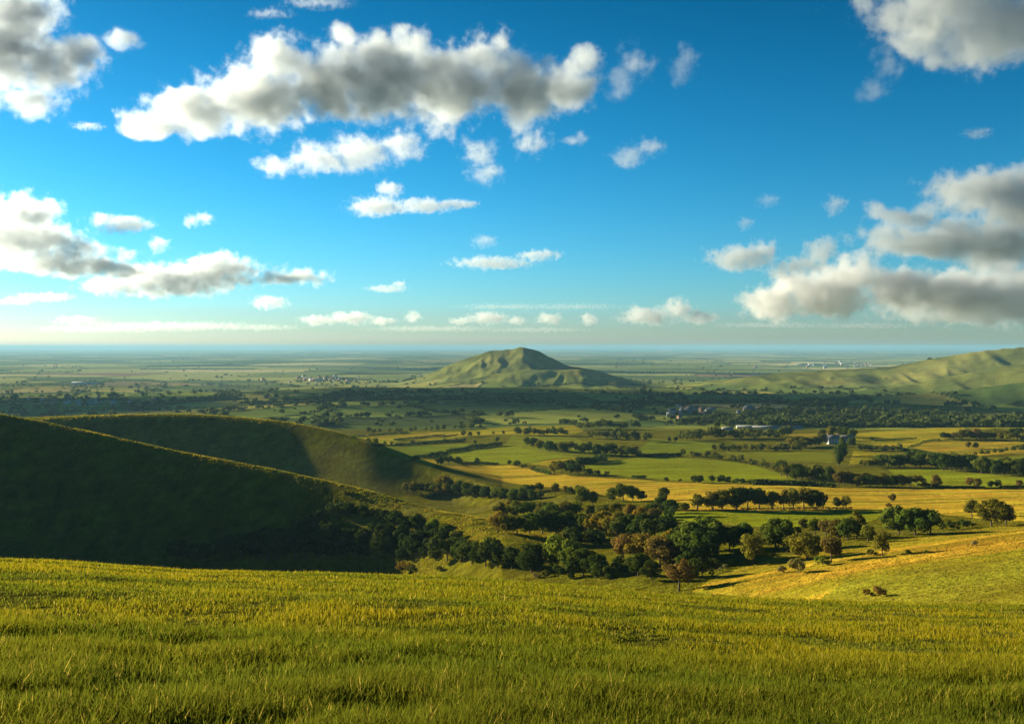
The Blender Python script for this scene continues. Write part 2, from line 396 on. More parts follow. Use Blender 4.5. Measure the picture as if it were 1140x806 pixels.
so = bpy.data.objects.new('sun', sl); col.objects.link(so)
so.rotation_euler = (-SUN).to_track_quat('-Z', 'Y').to_euler()

cam = bpy.data.cameras.new('camera'); co = bpy.data.objects.new('camera', cam); col.objects.link(co)
cam.sensor_width = 36.; cam.lens = FPX*36/1140; cam.shift_y = (HOR-403)/1140
cam.clip_start = .1; cam.clip_end = 400000
co.location = (0, 0, 0); co.rotation_euler = (math.radians(90), 0, 0); scene.camera = co

HAZE_D = 4.8e-5
mh, N = new_mat('haze_air')
out = N.n('ShaderNodeOutputMaterial')
pv = N.n('ShaderNodeVolumePrincipled', inp={'Color': (.18, .365, .52, 1), 'Density': HAZE_D, 'Anisotropy': .15})
N.link(pv.outputs[0], out.inputs['Volume'])
def box_mesh(x0, x1, y0, y1, z0, z1):
    v = [(x, y, z) for z in (z0, z1) for y in (y0, y1) for x in (x0, x1)]
    return v, [(0, 2, 3, 1), (4, 5, 7, 6), (0, 1, 5, 4), (2, 6, 7, 3), (0, 4, 6, 2), (1, 3, 7, 5)]
v, q = box_mesh(-200000, 200000, -200, 151000, float(Z.min())-1.5, max(float(Z.max()), 0)+14)
hz = mesh_obj('haze', v, q, mh); tag(hz, 'pale blue haze over the distant plain', kind='stuff')

# ------------------------------------------------------------------ clouds: closed hulls filled with scattering vapour that thins and tears towards the rim
def cloud_mat(name, dens, tint, size, lumps, tear, soft):
    m, N = new_mat(name)
    out = N.n('ShaderNodeOutputMaterial')
    p = N.n('ShaderNodeTexCoord').outputs['Object']
    wob = N.n('ShaderNodeTexNoise', inp={'Vector': p, 'Scale': .8/size, 'Detail': 1.})
    q = N.n('ShaderNodeVectorMath', operation='MULTIPLY_ADD', inp={0: wob.outputs['Color'], 1: (size*1.1,)*3, 2: p}).outputs[0]
    q = N.n('ShaderNodeVectorMath', operation='SUBTRACT', inp={0: q, 1: (size*.55,)*3}).outputs[0]
    F = None
    for c, r in lumps:                                   # 1 in the heart of a lump, 0 at its skin
        v = N.n('ShaderNodeVectorMath', operation='SUBTRACT', inp={0: q, 1: tuple(c)}).outputs[0]
        v = N.n('ShaderNodeVectorMath', operation='DIVIDE', inp={0: v, 1: tuple(r)}).outputs[0]
        L = N.math('SUBTRACT', 1., N.n('ShaderNodeVectorMath', operation='LENGTH', inp={0: v}).outputs['Value'])
        F = L if F is None else N.math('SMOOTH_MAX', F, L, .22)
    f = N.n('ShaderNodeTexNoise', inp={'Vector': p, 'Scale': 1.7/size, 'Detail': 5., 'Roughness': .66}).outputs[0]
    e = N.math('ADD', F, N.math('MULTIPLY', N.math('SUBTRACT', f, .5), tear))
    f = N.n('ShaderNodeMapRange', interpolation_type='SMOOTHSTEP', inp={0: e, 1: .12, 2: soft+.1, 3: 0., 4: dens}).outputs[0]
    vs = N.n('ShaderNodeVolumePrincipled', inp={'Color': (*tint, 1), 'Density': f, 'Anisotropy': .6})
    N.link(vs.outputs[0], out.inputs['Volume']); return m
GREY, SOFT, DARK = (.64, .69, .74), (.70, .735, .77), (.43, .49, .56)
bm = bmesh.new(); bmesh.ops.create_icosphere(bm, subdivisions=3, radius=1)
ICO = (np.array([v.co[:] for v in bm.verts]), np.array([[v.index for v in f.verts] for f in bm.faces])); bm.free()
def cloud(label, D, ells, mfp=8., tint=SOFT, depthk=.9, tear=2.1, soft=.6, seed=0):
    """ells: (px, py, rx, ry) in photo pixels at distance D; mfp (mean free path in the heart) in pixels too."""
    r = np.random.default_rng(seed+int(D))
    s = D/FPX
    V, F, lumps = [], [], []; iv, it = ICO; off = 0
    c0 = np.array([wx(np.mean([e[0] for e in ells]), D), D, -t_of(np.mean([e[1] for e in ells]))*D])
    for (px, py, rx, ry) in ells:
        c = np.array([wx(px, D), D, -t_of(py)*D])-c0
        c[1] += r.normal()*.15*rx*s
        q = np.array([rx*1.06, min(rx, 2.2*ry)*depthk, ry*1.12])*s
        lumps.append((c, q)); V.append(iv*q*1.42+c); F.append(it+off); off += len(iv)
    o = mesh_obj('cloud', np.concatenate(V), None, None, tris=np.concatenate(F))
    mean = np.mean([e[3] for e in ells])*s
    m = o.modifiers.new('r', 'REMESH'); m.mode = 'VOXEL'; m.voxel_size = max(mean*.16, 2.*s)
    dg = bpy.context.evaluated_depsgraph_get()
    me = bpy.data.meshes.new_from_object(o.evaluated_get(dg)); o.modifiers.clear(); old = o.data; o.data = me; bpy.data.meshes.remove(old)
    me.name = 'cloud'; me.materials.clear(); me.materials.append(cloud_mat('cloud_vapour', 1./(1.7*mfp*s), tint, mean*1.25, lumps, tear, soft))
    o.location = c0
    tag(o, label, 'cloud', 'clouds in the blue sky')
    return o
W = dict(tear=2.6, soft=.9)
cloud('long cumulus with bright left end and grey right half, largest in the sky', 3600,
  [(160,134,34,22),(215,122,55,28),(285,105,66,38),(318,68,36,34),(365,94,58,40),(384,40,20,15),(430,92,66,46),(458,50,28,24),(500,95,66,44),(543,70,40,32),(585,102,52,36),(635,98,40,30),(645,72,24,16)], seed=1, mfp=9, tint=GREY, depthk=1.1)
cloud('dark grey cloud filling the top left corner', 2800, [(10,55,62,52),(60,72,48,30),(30,112,46,18),(100,62,30,22),(142,42,22,14),(15,10,55,26)], seed=2, mfp=11, tint=DARK, depthk=1.1)
cloud('ragged white cloud just below the long grey-bellied cumulus', 4600, [(310,183,32,12),(355,177,42,18),(400,172,46,20),(450,160,32,18),(490,146,18,16)], seed=3, mfp=11, tint=SOFT, **W)
cloud('small white ragged cloud below the right end of the long cumulus', 4700, [(535,172,22,20),(543,192,24,16),(592,156,26,18),(645,156,18,8)], seed=4, mfp=14, tint=SOFT, **W)
cloud('flat-based white cloud with a small tuft above its left end, in the open blue', 6500, [(420,230,38,12),(470,227,48,9),(515,227,24,6),(434,210,18,9)], seed=5, mfp=9, tint=SOFT)
cloud('faint thin cloud in two scraps at the top edge of the picture', 4000, [(355,6,46,8),(300,14,30,6)], seed=6, mfp=26, **W)
cloud('towering white cloud with a shaded base at the left edge of the picture', 9000, [(28,240,46,24),(30,264,66,24),(60,291,100,17),(125,300,66,11),(85,276,40,12),(5,262,40,30)], seed=7, mfp=8, tint=GREY)
cloud('small rounded white cloud right of the towering one', 8200, [(140,250,36,11),(112,245,14,8)], seed=8, mfp=9, tint=SOFT)
cloud('tiny pair of white cloud puffs over the long flat bank on the left', 8300, [(213,246,12,7),(230,244,13,9)], seed=9, mfp=10, **W)
cloud('little white cloud scrap just over the left end of the long flat bank', 8600, [(176,271,14,10)], seed=10, mfp=10, **W)
cloud('long flat bank of cloud with white knobs low on the left', 11000, [(200,312,96,18),(240,298,56,16),(325,309,52,11),(180,322,80,11),(245,290,20,10),(130,318,50,10)], seed=11, mfp=7, tint=GREY)
cloud('small low cloud lump under the right end of the flat bank', 13000, [(300,336,24,8)], seed=12, mfp=8)
cloud('thin grey cloud strip low over the horizon at far left', 15000, [(95,357,42,6)], seed=13, mfp=9, tint=GREY)
cloud('small slanting sliver of cloud right of the flat bank', 12000, [(430,321,27,5),(445,316,10,5)], seed=14, mfp=8)
cloud('flat grey-based cloud with two white knobs right of the sliver', 11000, [(548,291,56,8),(600,284,30,7)], seed=15, mfp=8, tint=SOFT)
cloud('row of tiny white cumulus heads on the left over the horizon', 21000, [(355,356,28,6),(392,354,30,8),(425,357,20,5),(460,353,11,8)], seed=16, mfp=7)
cloud('row of tiny white cumulus heads left of the peak of the central hill', 21000, [(515,357,20,5),(545,354,28,8),(575,357,14,5)], seed=17, mfp=7)
cloud('pair of tiny cloud heads over the right flank of the central hill', 21000, [(612,355,18,7),(657,355,12,8)], seed=18, mfp=7)
cloud('small bright cumulus low in the sky right of the central hill', 19000, [(720,352,34,11),(755,344,22,14),(778,354,24,8)], seed=19, mfp=7)
cloud('thin grey streak of cloud lying above the tiny cumulus heads', 17000, [(560,342,60,4),(640,341,66,4)], seed=20, mfp=10, tint=GREY, **W)
cloud('dim leaning grey cloud scrap right of the long cumulus', 3900, [(694,88,18,22),(708,68,26,22)], seed=21, mfp=30, tint=GREY, **W)
cloud('dim upright grey scrap of cloud, alone right of the leaning one', 3900, [(763,66,17,24)], seed=22, mfp=34, tint=GREY, **W)
cloud('small soft grey cloud alone in the middle of the blue', 5200, [(700,174,24,13),(724,164,22,12)], seed=23, mfp=18, tint=GREY, **W)
cloud('pale cloud mass filling the top right corner', 3200, [(1060,8,108,34),(1100,42,60,34),(1030,38,44,24),(1135,22,66,36),(1050,58,22,18)], seed=24, mfp=12, tint=GREY, depthk=1.)
cloud('dark trailing wisp hanging below the top right cloud mass', 3300, [(988,70,24,24),(972,100,20,14)], seed=25, mfp=38, tint=GREY, **W)
cloud('broad grey cloud bank in two tiers at the right edge', 8000, [(1105,214,84,28),(1010,238,56,13),(1060,266,106,24),(1125,268,66,30),(1000,270,46,13),(1140,235,60,40)], seed=26, mfp=8, tint=(.63, .68, .73))
cloud('big heaped white cumulus low on the right with a shaded base', 13000, [(870,338,44,22),(920,326,64,30),(960,304,38,24),(962,291,17,13),(1010,322,62,28),(1060,328,76,28),(880,322,28,14)], seed=27, mfp=7, tint=(.78, .80, .82))
cloud('low cumulus with a white crest and a wide dark base at the right edge', 13500, [(1115,334,90,30),(1112,300,44,16),(1145,316,50,34),(1060,348,100,12)], seed=28, mfp=7, tint=(.70, .74, .78))
cloud('grey cloud with a white crown left of the two-tier bank', 8500, [(826,287,44,15),(850,279,24,14),(815,292,28,8)], seed=29, mfp=9, tint=GREY)
cloud('grey cloud leaning up to the right, over the heaped white cumulus', 8600, [(885,298,38,11),(914,281,25,18),(868,304,24,8)], seed=30, mfp=10, tint=GREY)
cloud('small pinkish grey cloud puff above the leaning grey cloud', 7000, [(930,227,15,12)], seed=31, mfp=12, tint=GREY, **W)
cloud('tiny grey cloud fleck above the white-crowned cloud', 7000, [(830,248,11,8)], seed=32, mfp=14, tint=GREY, **W)
cloud('faint dark cloud fleck left of the pinkish puff', 7000, [(856,223,16,8)], seed=33, mfp=26, tint=GREY, **W)
cloud('small lone sliver of cloud high on the right', 5000, [(1088,149,20,6),(1098,145,10,5)], seed=34, mfp=16, tint=GREY, **W)
cloud('faint cloud tuft above the grey-based cloud with two white knobs', 9000, [(540,268,18,8)], seed=35, mfp=18, **W)
cloud('broad grey cloud out of the frame on the left, shading the valley floor', 4088, [(-205,186,95,30),(-344,181,100,31),(-585,183,85,28),(-700,185,80,26)], seed=40, mfp=7, tint=GREY, depthk=2.5)
cloud('long thin creamy cloud streak lowest over the left horizon', 26000, [(190,363,120,6),(110,366,80,5),(290,365,60,4)], seed=41, mfp=16)
cloud('small pale cloud strip at the left edge between bank and horizon', 16000, [(50,331,40,6),(15,335,24,5)], seed=42, mfp=11)
cloud('thin cloud scrap left of the long cumulus, low in the blue', 4200, [(97,140,22,5)], seed=43, mfp=14, **W)
cloud('wide pale streak of cloud low in the centre, under the grey streak', 24000, [(480,366,90,4),(600,367,70,3.5)], seed=44, mfp=16)
cloud('thin pale streak of cloud under the big heaped cumulus on the right', 24000, [(860,362,80,4),(960,363,70,4)], seed=45, mfp=14)
# ------------------------------------------------------------------ trees: leaf clumps on lobes, tapered trunk with limbs
mfol, N = new_mat('foliage')
out = N.n('ShaderNodeOutputMaterial')
oc = N.n('ShaderNodeObjectInfo').outputs['Color']
tone = N.n('ShaderNodeAttribute', attribute_name='tone').outputs['Fac']
fc = N.n('ShaderNodeHueSaturation', inp={'Hue': N.maprange(tone, .5, 1.5, .515, .485), 'Saturation': 1., 'Value': tone, 'Color': oc}).outputs[0]
df = N.n('ShaderNodeBsdfDiffuse', inp={'Color': fc}); tr = N.n('ShaderNodeBsdfTranslucent', inp={'Color': fc})
N.link(N.n('ShaderNodeMixShader', inp={0: .36, 1: df.outputs[0], 2: tr.outputs[0]}).outputs[0], out.inputs[0])
mbark, N = new_mat('bark')
out = N.n('ShaderNodeOutputMaterial'); p = N.n('ShaderNodeTexCoord').outputs['Object']
bc = N.mix(N.noise(p, 22., 4, .6), (.045, .034, .024), (.13, .105, .08))
N.link(N.n('ShaderNodeBsdfDiffuse', inp={'Color': bc}).outputs[0], out.inputs[0])

def leaf_quads(cen, nrm, size, r, squash=.8):
    """One small ragged quad per centre, facing roughly along nrm."""
    n = len(cen)
    nn = nrm+r.normal(size=(n, 3))*.55; nn /= np.linalg.norm(nn, axis=1)[:, None]+1e-9
    t = np.cross(nn, r.normal(size=(n, 3))); t /= np.linalg.norm(t, axis=1)[:, None]+1e-9
    b = np.cross(nn, t)
    s = size*r.uniform(.6, 1.4, n)[:, None]
    v = np.stack([cen-t*s-b*s*squash*r.uniform(.3, 1, (n, 1)), cen+t*s*r.uniform(.5, 1, (n, 1))-b*s*squash, cen+t*s+b*s*squash*r.uniform(.3, 1, (n, 1)), cen-t*s*r.uniform(.5, 1, (n, 1))+b*s*squash], 1)
    return v.reshape(-1, 3), np.arange(4*n).reshape(n, 4)
def crown(seed, R, z0, z1, nl, nq, lobe=(.24, .42), gap=0., size=.024, top=1.):
    """Unit-height crown: lobes spread over an ellipsoid of radius R between z0 and z1."""
    r = np.random.default_rng(seed)
    zc, hz_ = (z0+z1)/2, (z1-z0)/2
    C, rad = [], []
    for k in range(nl):
        a = r.uniform(0, 2*math.pi); w_ = r.uniform(-.95, 1); q = math.sqrt(max(0, 1-w_*w_))*r.uniform(.75, 1.08)
        lr = r.uniform(*lobe)*min(R, hz_)*1.25
        f = r.uniform(.62, .86)
        C.append([R*q*f*math.cos(a), R*q*f*math.sin(a), zc+hz_*w_*f*(top if w_ > 0 else 1)]); rad.append(lr)
    C.append([0, 0, zc]); rad.append(min(R, hz_)*.62)
    C, rad = np.array(C), np.array(rad)
    pr = rad**2/np.sum(rad**2); k = r.choice(len(C), nq, p=pr)
    d = r.normal(size=(nq, 3)); d /= np.linalg.norm(d, axis=1)[:, None]
    sh = r.uniform(.72, 1.06, nq)[:, None]
    cen = C[k]+d*rad[k][:, None]*sh*np.array([1, 1, .9])
    cen[:, 2] = np.maximum(cen[:, 2], z0*.6+.02)
    outw = cen-np.array([0, 0, zc]); outw /= np.linalg.norm(outw, axis=1)[:, None]+1e-9
    v, q = leaf_quads(cen, d*.75+outw*.45+np.array([0, 0, .15]), size, r)
    lt = r.uniform(.72, 1.28, len(C))
    tone_ = np.repeat(lt[k]*r.uniform(.75, 1.25, nq), 4)
    return v, q, tone_
def tube(pts, radii, sides=7):
    V, Q = [], []
    for i, (p, rr) in enumerate(zip(pts, radii)):
        p = np.array(p); a = np.array(pts[min(i+1, len(pts)-1)])-np.array(pts[max(i-1, 0)]); a = a/(np.linalg.norm(a)+1e-9)
        t = np.cross(a, [0.3, .9, .1]); t /= np.linalg.norm(t); b = np.cross(a, t)
        for j in range(sides):
            an = 2*math.pi*j/sides; V.append(p+rr*(math.cos(an)*t+math.sin(an)*b))
        if i:
            for j in range(sides):
                k = (i-1)*sides; Q.append((k+j, k+(j+1) % sides, k+sides+(j+1) % sides, k+sides+j))
    return np.array(V), np.array(Q)
def trunk(seed, R, z0, z1, tr=.03):
    r = np.random.default_rng(seed+500)
    zf = z0+.16*(z1-z0); lean = r.normal(size=2)*.02
    parts = [tube([(0, 0, -.04), (lean[0]*.3, lean[1]*.3, .05), (lean[0], lean[1], zf), (lean[0]*2, lean[1]*2, z0+.62*(z1-z0))], [tr*1.7, tr*1.1, tr*.85, tr*.3])]
    for k in range(6):
        a = k*1.05+r.uniform(-.3, .3); e = R*r.uniform(.5, .8); zz = zf+r.uniform(-.03, .1)
        parts.append(tube([(lean[0], lean[1], zz), (e*.5*math.cos(a), e*.5*math.sin(a), zz+.12+.1*r.random()), (e*math.cos(a), e*math.sin(a), zz+.24+.18*r.random())], [tr*.5, tr*.32, tr*.1], 5))
    V, Q, o = [], [], 0
    for v, q in parts: V.append(v); Q.append(q+o); o += len(v)
    return np.concatenate(V), np.concatenate(Q)
SHAPES = {  # crown radius, crown bottom, crown top, lobes, leaf clumps, trunk radius
 'round': [(.42, .17, .97, 20, 2600), (.46, .14, .95, 22, 2700), (.40, .20, 1.0, 17, 2500)],
 'broad': [(.60, .20, .93, 26, 3300), (.68, .18, .90, 28, 3500)],
 'tall':  [(.31, .12, 1.0, 18, 2300), (.27, .10, 1.0, 16, 2000)],
 'open':  [(.48, .20, .97, 14, 1700), (.44, .18, .98, 13, 1550)],
 'bush':  [(.62, .04, .92, 15, 1500), (.80, .03, .88, 17, 1700)],
}
PROTO = {}
sd = 100
for kind, lst in SHAPES.items():
    PROTO[kind] = []
    for (R, z0, z1, nl, nq) in lst:
        sd += 1
        PROTO[kind].append((R, crown(sd, R, z0, z1, nl, nq, lobe=(.22, .40) if kind != 'open' else (.18, .34), size=.027 if kind != 'bush' else .035), trunk(sd, R, z0, z1, .026 if kind != 'bush' else .02)))
TREECOL = {'shade': (.030, .046, .009),  # leaf colour darkened to carry the shade over the left wood
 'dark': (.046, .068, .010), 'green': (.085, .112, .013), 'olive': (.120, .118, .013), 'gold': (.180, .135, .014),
 'orange': (.165, .112, .020), 'brown': (.125, .095, .018), 'lit': (.120, .150, .014), 'pale': (.18, .17, .05)}  # 'lit' is foliage green with the sunlight put into its colour
COLWORD = {'shade': 'very dark', 'dark': 'dark green', 'green': 'mid green', 'olive': 'olive green', 'gold': 'golden', 'orange': 'russet orange', 'brown': 'brownish', 'lit': 'sunlit green', 'pale': 'pale dry'}
SHAPEWORD = {'round': 'round-headed tree', 'broad': 'spreading tree', 'tall': 'tall tree', 'open': 'open-branched tree', 'bush': 'bush'}
ORD = ['first','second','third','fourth','fifth','sixth','seventh','eighth','ninth','tenth','eleventh','twelfth','thirteenth','fourteenth','fifteenth','sixteenth','seventeenth','eighteenth','nineteenth','twentieth','twenty-first','twenty-second','twenty-third','twenty-fourth','twenty-fifth','twenty-sixth','twenty-seventh','twenty-eighth']
_meshes = {}
def tree_obj(kind, var, small):
    """A fresh tree of this kind: the first builds the meshes, the rest share them."""
    R, cr, tk = PROTO[kind][var]
    name = 'bush' if kind == 'bush' else 'tree'
    root = empty(name, (0, 0, 0))
    if (kind, var) not in _meshes:
        c = mesh_obj('crown', cr[0], cr[1], mfol, root); float_attr(c, 'tone', cr[2])
        t = mesh_obj('trunk', tk[0], tk[1], mbark, root, smooth=True)
        _meshes[(kind, var)] = (c, t); return root, c
    c0, t0 = _meshes[(kind, var)]
    c = c0.copy(); col.objects.link(c); c.parent = root
    t = t0.copy(); col.objects.link(t); t.parent = root
    return root, c
rt = np.random.default_rng(21)
n_tree = 0; SPOTS = []
STUFF = []
def cluster(phrase, group, items, mass=False):
    """items: (px, base py, height px, kind, colour) - each stands where its sight line meets the ground."""
    global n_tree
    items = sorted(items, key=lambda a: a[0]); n = len(items); done = []
    for it in items:
        g = ground_at(it[0], it[1])
        if g is None: print('no ground', it, phrase); continue
        done.append((it, g))
    n = len(done)
    if mass:                                 # too small to tell apart: one mass
        STUFF.extend(done); return
    for k, ((px, py, hp, kind, cw), (x, y, z)) in enumerate(done):
        var = int(rt.integers(len(PROTO[kind])))
        root, c = tree_obj(kind, var, hp < 6)
        h = hp*y/FPX*1.04
        w_ = rt.uniform(.92, 1.18)
        if kind == 'bush': h *= 1.05
        root.location = (x, y, z-.01*h); root.scale = (h*w_, h*w_, h); root.rotation_euler = (0, 0, rt.uniform(0, 6.28))
        v = rt.uniform(.82, 1.2); tcol = np.array(TREECOL[cw])*v*np.array([rt.uniform(.9, 1.12), 1, rt.uniform(.8, 1.2)])
        c.color = (*[float(q) for q in tcol], 1)
        where = 'only one' if n == 1 else 'leftmost' if k == 0 else 'rightmost' if k == n-1 else ORD[k]+' from left'
        lab = f"{COLWORD[cw]} {SHAPEWORD[kind]}, {where} {phrase}" if n > 1 else f"{COLWORD[cw]} {SHAPEWORD[kind]} {phrase}"
        tag(root, lab, 'bush' if kind == 'bush' else 'tree', group)
        SPOTS.append((x, y, h)); n_tree += 1
def along(path, n, h, kinds, cols, jit=1.2, seed=0):
    r = np.random.default_rng(seed+n); p = np.array(path, float)
    d = np.concatenate([[0], np.cumsum(np.hypot(*np.diff(p, axis=0).T))]); out_ = []
    for k in range(n):
        s = (k+.5+r.uniform(-.35, .35))/n*d[-1]
        x = np.interp(s, d, p[:, 0]); y = np.interp(s, d, p[:, 1])
        hh = (h if np.isscalar(h) else np.interp(s, d, np.linspace(h[0], h[1], len(d))))*r.uniform(.75, 1.2)
        out_.append((x, y+r.uniform(-jit, jit*.4), hh, kinds[int(r.integers(len(kinds)))], cols[int(r.integers(len(cols)))]))
    return out_
def Z5(*a): return [(740+x/2.85, 520+y/2.847, h/2.85, k, c) for x, y, h, k, c in a]
def Z4(*a): return [(400+x/2.85, 520+y/2.847, h/2.85, k, c) for x, y, h, k, c in a]
G1, G2, G3 = 'trees of the valley below the meadow', 'hedgerow and field trees of the middle valley', 'trees of the woods in the valley'
# --- single trees and small groups nearest to the meadow
cluster('standing alone at the foot of the meadow brow', G1, Z5((45, 392, 108, 'open', 'orange')))
cluster('on the golden slope behind the russet tree', G1, Z5((280, 308, 105, 'open', 'olive'), (450, 294, 92, 'broad', 'olive'), (530, 300, 84, 'round', 'brown'), (690, 280, 78, 'open', 'olive')))
cluster('among the low shrubs on the golden slope', G1, Z5((370, 335, 26, 'bush', 'pale'), (428, 335, 48, 'bush', 'pale'), (500, 312, 36, 'bush', 'lit'), (655, 280, 22, 'bush', 'olive'), (190, 322, 16, 'bush', 'pale'), (175, 330, 14, 'bush', 'pale')))
cluster('dotting the open upper golden slope', G1, Z5((775, 277, 16, 'bush', 'dark'), (834, 273, 11, 'bush', 'dark'), (980, 248, 18, 'bush', 'pale')))
cluster('close beyond the meadow edge on the right', G1, Z5((643, 408, 24, 'bush', 'orange'), (685, 410, 34, 'bush', 'orange')))
cluster('in the big green pair-like clump right of centre', G1, Z5((742, 214, 96, 'broad', 'green'), (795, 216, 92, 'broad', 'green'), (843, 214, 82, 'round', 'dark')))
cluster('in the group of three at far right', G1, Z5((975, 160, 58, 'round', 'olive'), (1038, 188, 92, 'broad', 'olive'), (1082, 183, 66, 'round', 'brown')))
cluster('in the low dark scrub left of that group', G1, Z5((885, 197, 22, 'bush', 'dark'), (915, 196, 30, 'bush', 'dark'), (950, 193, 30, 'bush', 'dark'), (965, 190, 24, 'bush', 'dark')))
cluster('in the line behind the brown trees', G1, Z5((440, 200, 40, 'round', 'olive'), (478, 214, 52, 'round', 'dark'), (512, 222, 58, 'round', 'brown'), (545, 228, 66, 'round', 'brown'), (580, 232, 70, 'round', 'green'), (608, 228, 84, 'tall', 'olive'), (645, 240, 60, 'round', 'olive')))
cluster('in the dark wall of trees behind the russet', G1, Z5((10, 290, 90, 'round', 'dark'), (45, 300, 95, 'broad', 'dark'), (90, 285, 110, 'broad', 'dark'), (128, 268, 120, 'round', 'green'), (165, 270, 100, 'round', 'green'), (205, 268, 90, 'broad', 'dark'), (250, 262, 85, 'round', 'dark'), (350, 268, 106, 'round', 'dark'), (390, 268, 100, 'round', 'dark'), (105, 300, 80, 'round', 'olive')))
# --- line across the golden stubble
cluster('in the row across the golden stubble', G1, Z5((20, 138, 30, 'round', 'brown'), (62, 138, 26, 'bush', 'olive'), (105, 136, 50, 'open', 'olive'), (150, 132, 58, 'round', 'olive'), (182, 134, 66, 'round', 'olive'), (228, 134, 74, 'round', 'dark'), (262, 134, 76, 'broad', 'dark'), (300, 134, 70, 'round', 'dark'), (340, 134, 58, 'round', 'olive'), (378, 136, 68, 'tall', 'gold'), (408, 134, 66, 'round', 'olive'), (442, 132, 70, 'round', 'olive'), (480, 134, 66, 'broad', 'dark'), (545, 132, 38, 'round', 'dark'), (575, 133, 44, 'round', 'olive')))
cluster('on the stubble right of the row', G1, Z5((722, 110, 26, 'round', 'brown'), (712, 130, 17, 'bush', 'brown')))
cluster('standing alone on the stubble left of the row', G1, Z4((965, 106, 44, 'round', 'dark')))
cluster('in the dark hedge of the bright green field', G1, Z5((98, 50, 26, 'bush', 'dark'), (112, 50, 26, 'round', 'dark'), (150, 49, 24, 'round', 'green'), (175, 49, 26, 'bush', 'dark'), (196, 50, 24, 'bush', 'dark'), (225, 52, 18, 'bush', 'dark'), (248, 53, 18, 'bush', 'dark'), (270, 53, 16, 'bush', 'dark')))
# --- wood in the middle of the valley
cluster('along the back edge of the central wood', G3, Z4((705, 122, 62, 'round', 'lit'), (740, 120, 44, 'round', 'olive'), (800, 108, 44, 'round', 'green'), (838, 108, 60, 'broad', 'green'), (868, 106, 44, 'round', 'green'), (895, 106, 34, 'round', 'dark'), (960, 150, 58, 'round', 'dark'), (992, 142, 42, 'tall', 'green'), (1030, 140, 28, 'bush', 'olive'), (1072, 134, 50, 'open', 'olive'), (1122, 134, 54, 'round', 'gold'), (985, 160, 60, 'round', 'dark'), (930, 160, 50, 'round', 'green')))
cluster('along the middle of the central wood', G3, Z4((450, 170, 58, 'round', 'olive'), (478, 150, 46, 'round', 'gold'), (500, 165, 58, 'round', 'green'), (540, 162, 60, 'broad', 'green'), (580, 162, 56, 'round', 'olive'), (615, 165, 58, 'broad', 'green'), (655, 165, 60, 'round', 'olive'), (690, 160, 54, 'round', 'green'), (735, 158, 40, 'round', 'olive'), (775, 165, 50, 'broad', 'olive'), (815, 165, 52, 'round', 'olive'), (858, 168, 52, 'round', 'gold'), (895, 172, 52, 'round', 'gold'), (935, 180, 52, 'round', 'brown')))
cluster('along the front of the central wood', G3, Z4((440, 205, 66, 'round', 'gold'), (465, 210, 62, 'round', 'olive'), (500, 212, 60, 'open', 'olive'), (540, 212, 72, 'broad', 'green'), (582, 214, 80, 'round', 'dark'), (622, 218, 84, 'broad', 'green'), (665, 225, 84, 'round', 'dark'), (705, 232, 88, 'round', 'dark'), (738, 232, 84, 'round', 'gold'), (778, 236, 104, 'broad', 'gold'), (818, 240, 100, 'round', 'olive'), (858, 240, 96, 'broad', 'dark'), (900, 240, 94, 'round', 'dark'), (940, 240, 92, 'broad', 'dark'), (980, 236, 90, 'round', 'dark'), (760, 250, 60, 'bush', 'dark'), (690, 250, 62, 'bush', 'dark')))
cluster('in the russet clump before the central wood', G3, Z4((838, 290, 76, 'round', 'orange'), (872, 305, 104, 'broad', 'orange'), (915, 310, 104, 'broad', 'gold'), (955, 318, 96, 'round', 'brown'), (985, 295, 96, 'tall', 'gold'), (1020, 300, 84, 'round', 'dark'), (1060, 300, 126, 'round', 'green'), (1095, 305, 110, 'round', 'dark'), (885, 345, 74, 'round', 'dark'), (845, 335, 60, 'bush', 'dark'), (925, 358, 66, 'round', 'dark'), (1040, 345, 80, 'round', 'dark'), (1090, 350, 74, 'bush', 'dark')))
cluster('among the trees below the lit bank', G3, Z4((628, 328, 112, 'round', 'lit'), (672, 334, 104, 'round', 'green'), (712, 345, 92, 'broad', 'dark'), (752, 352, 80, 'round', 'dark'), (790, 352, 52, 'bush', 'dark'), (668, 350, 60, 'bush', 'dark'), (590, 350, 24, 'bush', 'olive'), (560, 352, 20, 'bush', 'pale')))
cluster('peeping over the meadow edge on the left', G1, Z4((145, 330, 34, 'bush', 'gold'), (165, 330, 24, 'bush', 'olive'), (258, 332, 22, 'bush', 'olive')))
# --- strip of trees in the second fold, behind the lit shoulder of the left hill
cluster('in the tree strip behind the lit shoulder', G3, Z4((150, 82, 34, 'round', 'olive'), (172, 84, 38, 'round', 'olive'), (196, 85, 40, 'round', 'olive'), (222, 87, 42, 'round', 'olive'), (248, 88, 44, 'round', 'green'), (264, 88, 64, 'round', 'gold'), (290, 90, 46, 'round', 'olive'), (315, 92, 50, 'round', 'dark'), (345, 95, 50, 'round', 'green'), (372, 97, 44, 'round', 'dark'), (400, 99, 42, 'round', 'dark'), (430, 101, 38, 'round', 'green'), (460, 103, 38, 'round', 'dark'), (490, 104, 38, 'round', 'green'), (520, 104, 40, 'round', 'dark'), (550, 103, 34, 'bush', 'dark'), (570, 102, 30, 'bush', 'dark')))
cluster('in the row over the tree strip', G2, Z4((522, 80, 28, 'bush', 'green'), (542, 80, 26, 'bush', 'dark'), (576, 75, 28, 'bush', 'dark'), (622, 86, 36, 'round', 'olive'), (655, 86, 28, 'round', 'brown'), (675, 86, 24, 'bush', 'dark'), (694, 88, 32, 'round', 'dark'), (715, 88, 26, 'bush', 'dark')))
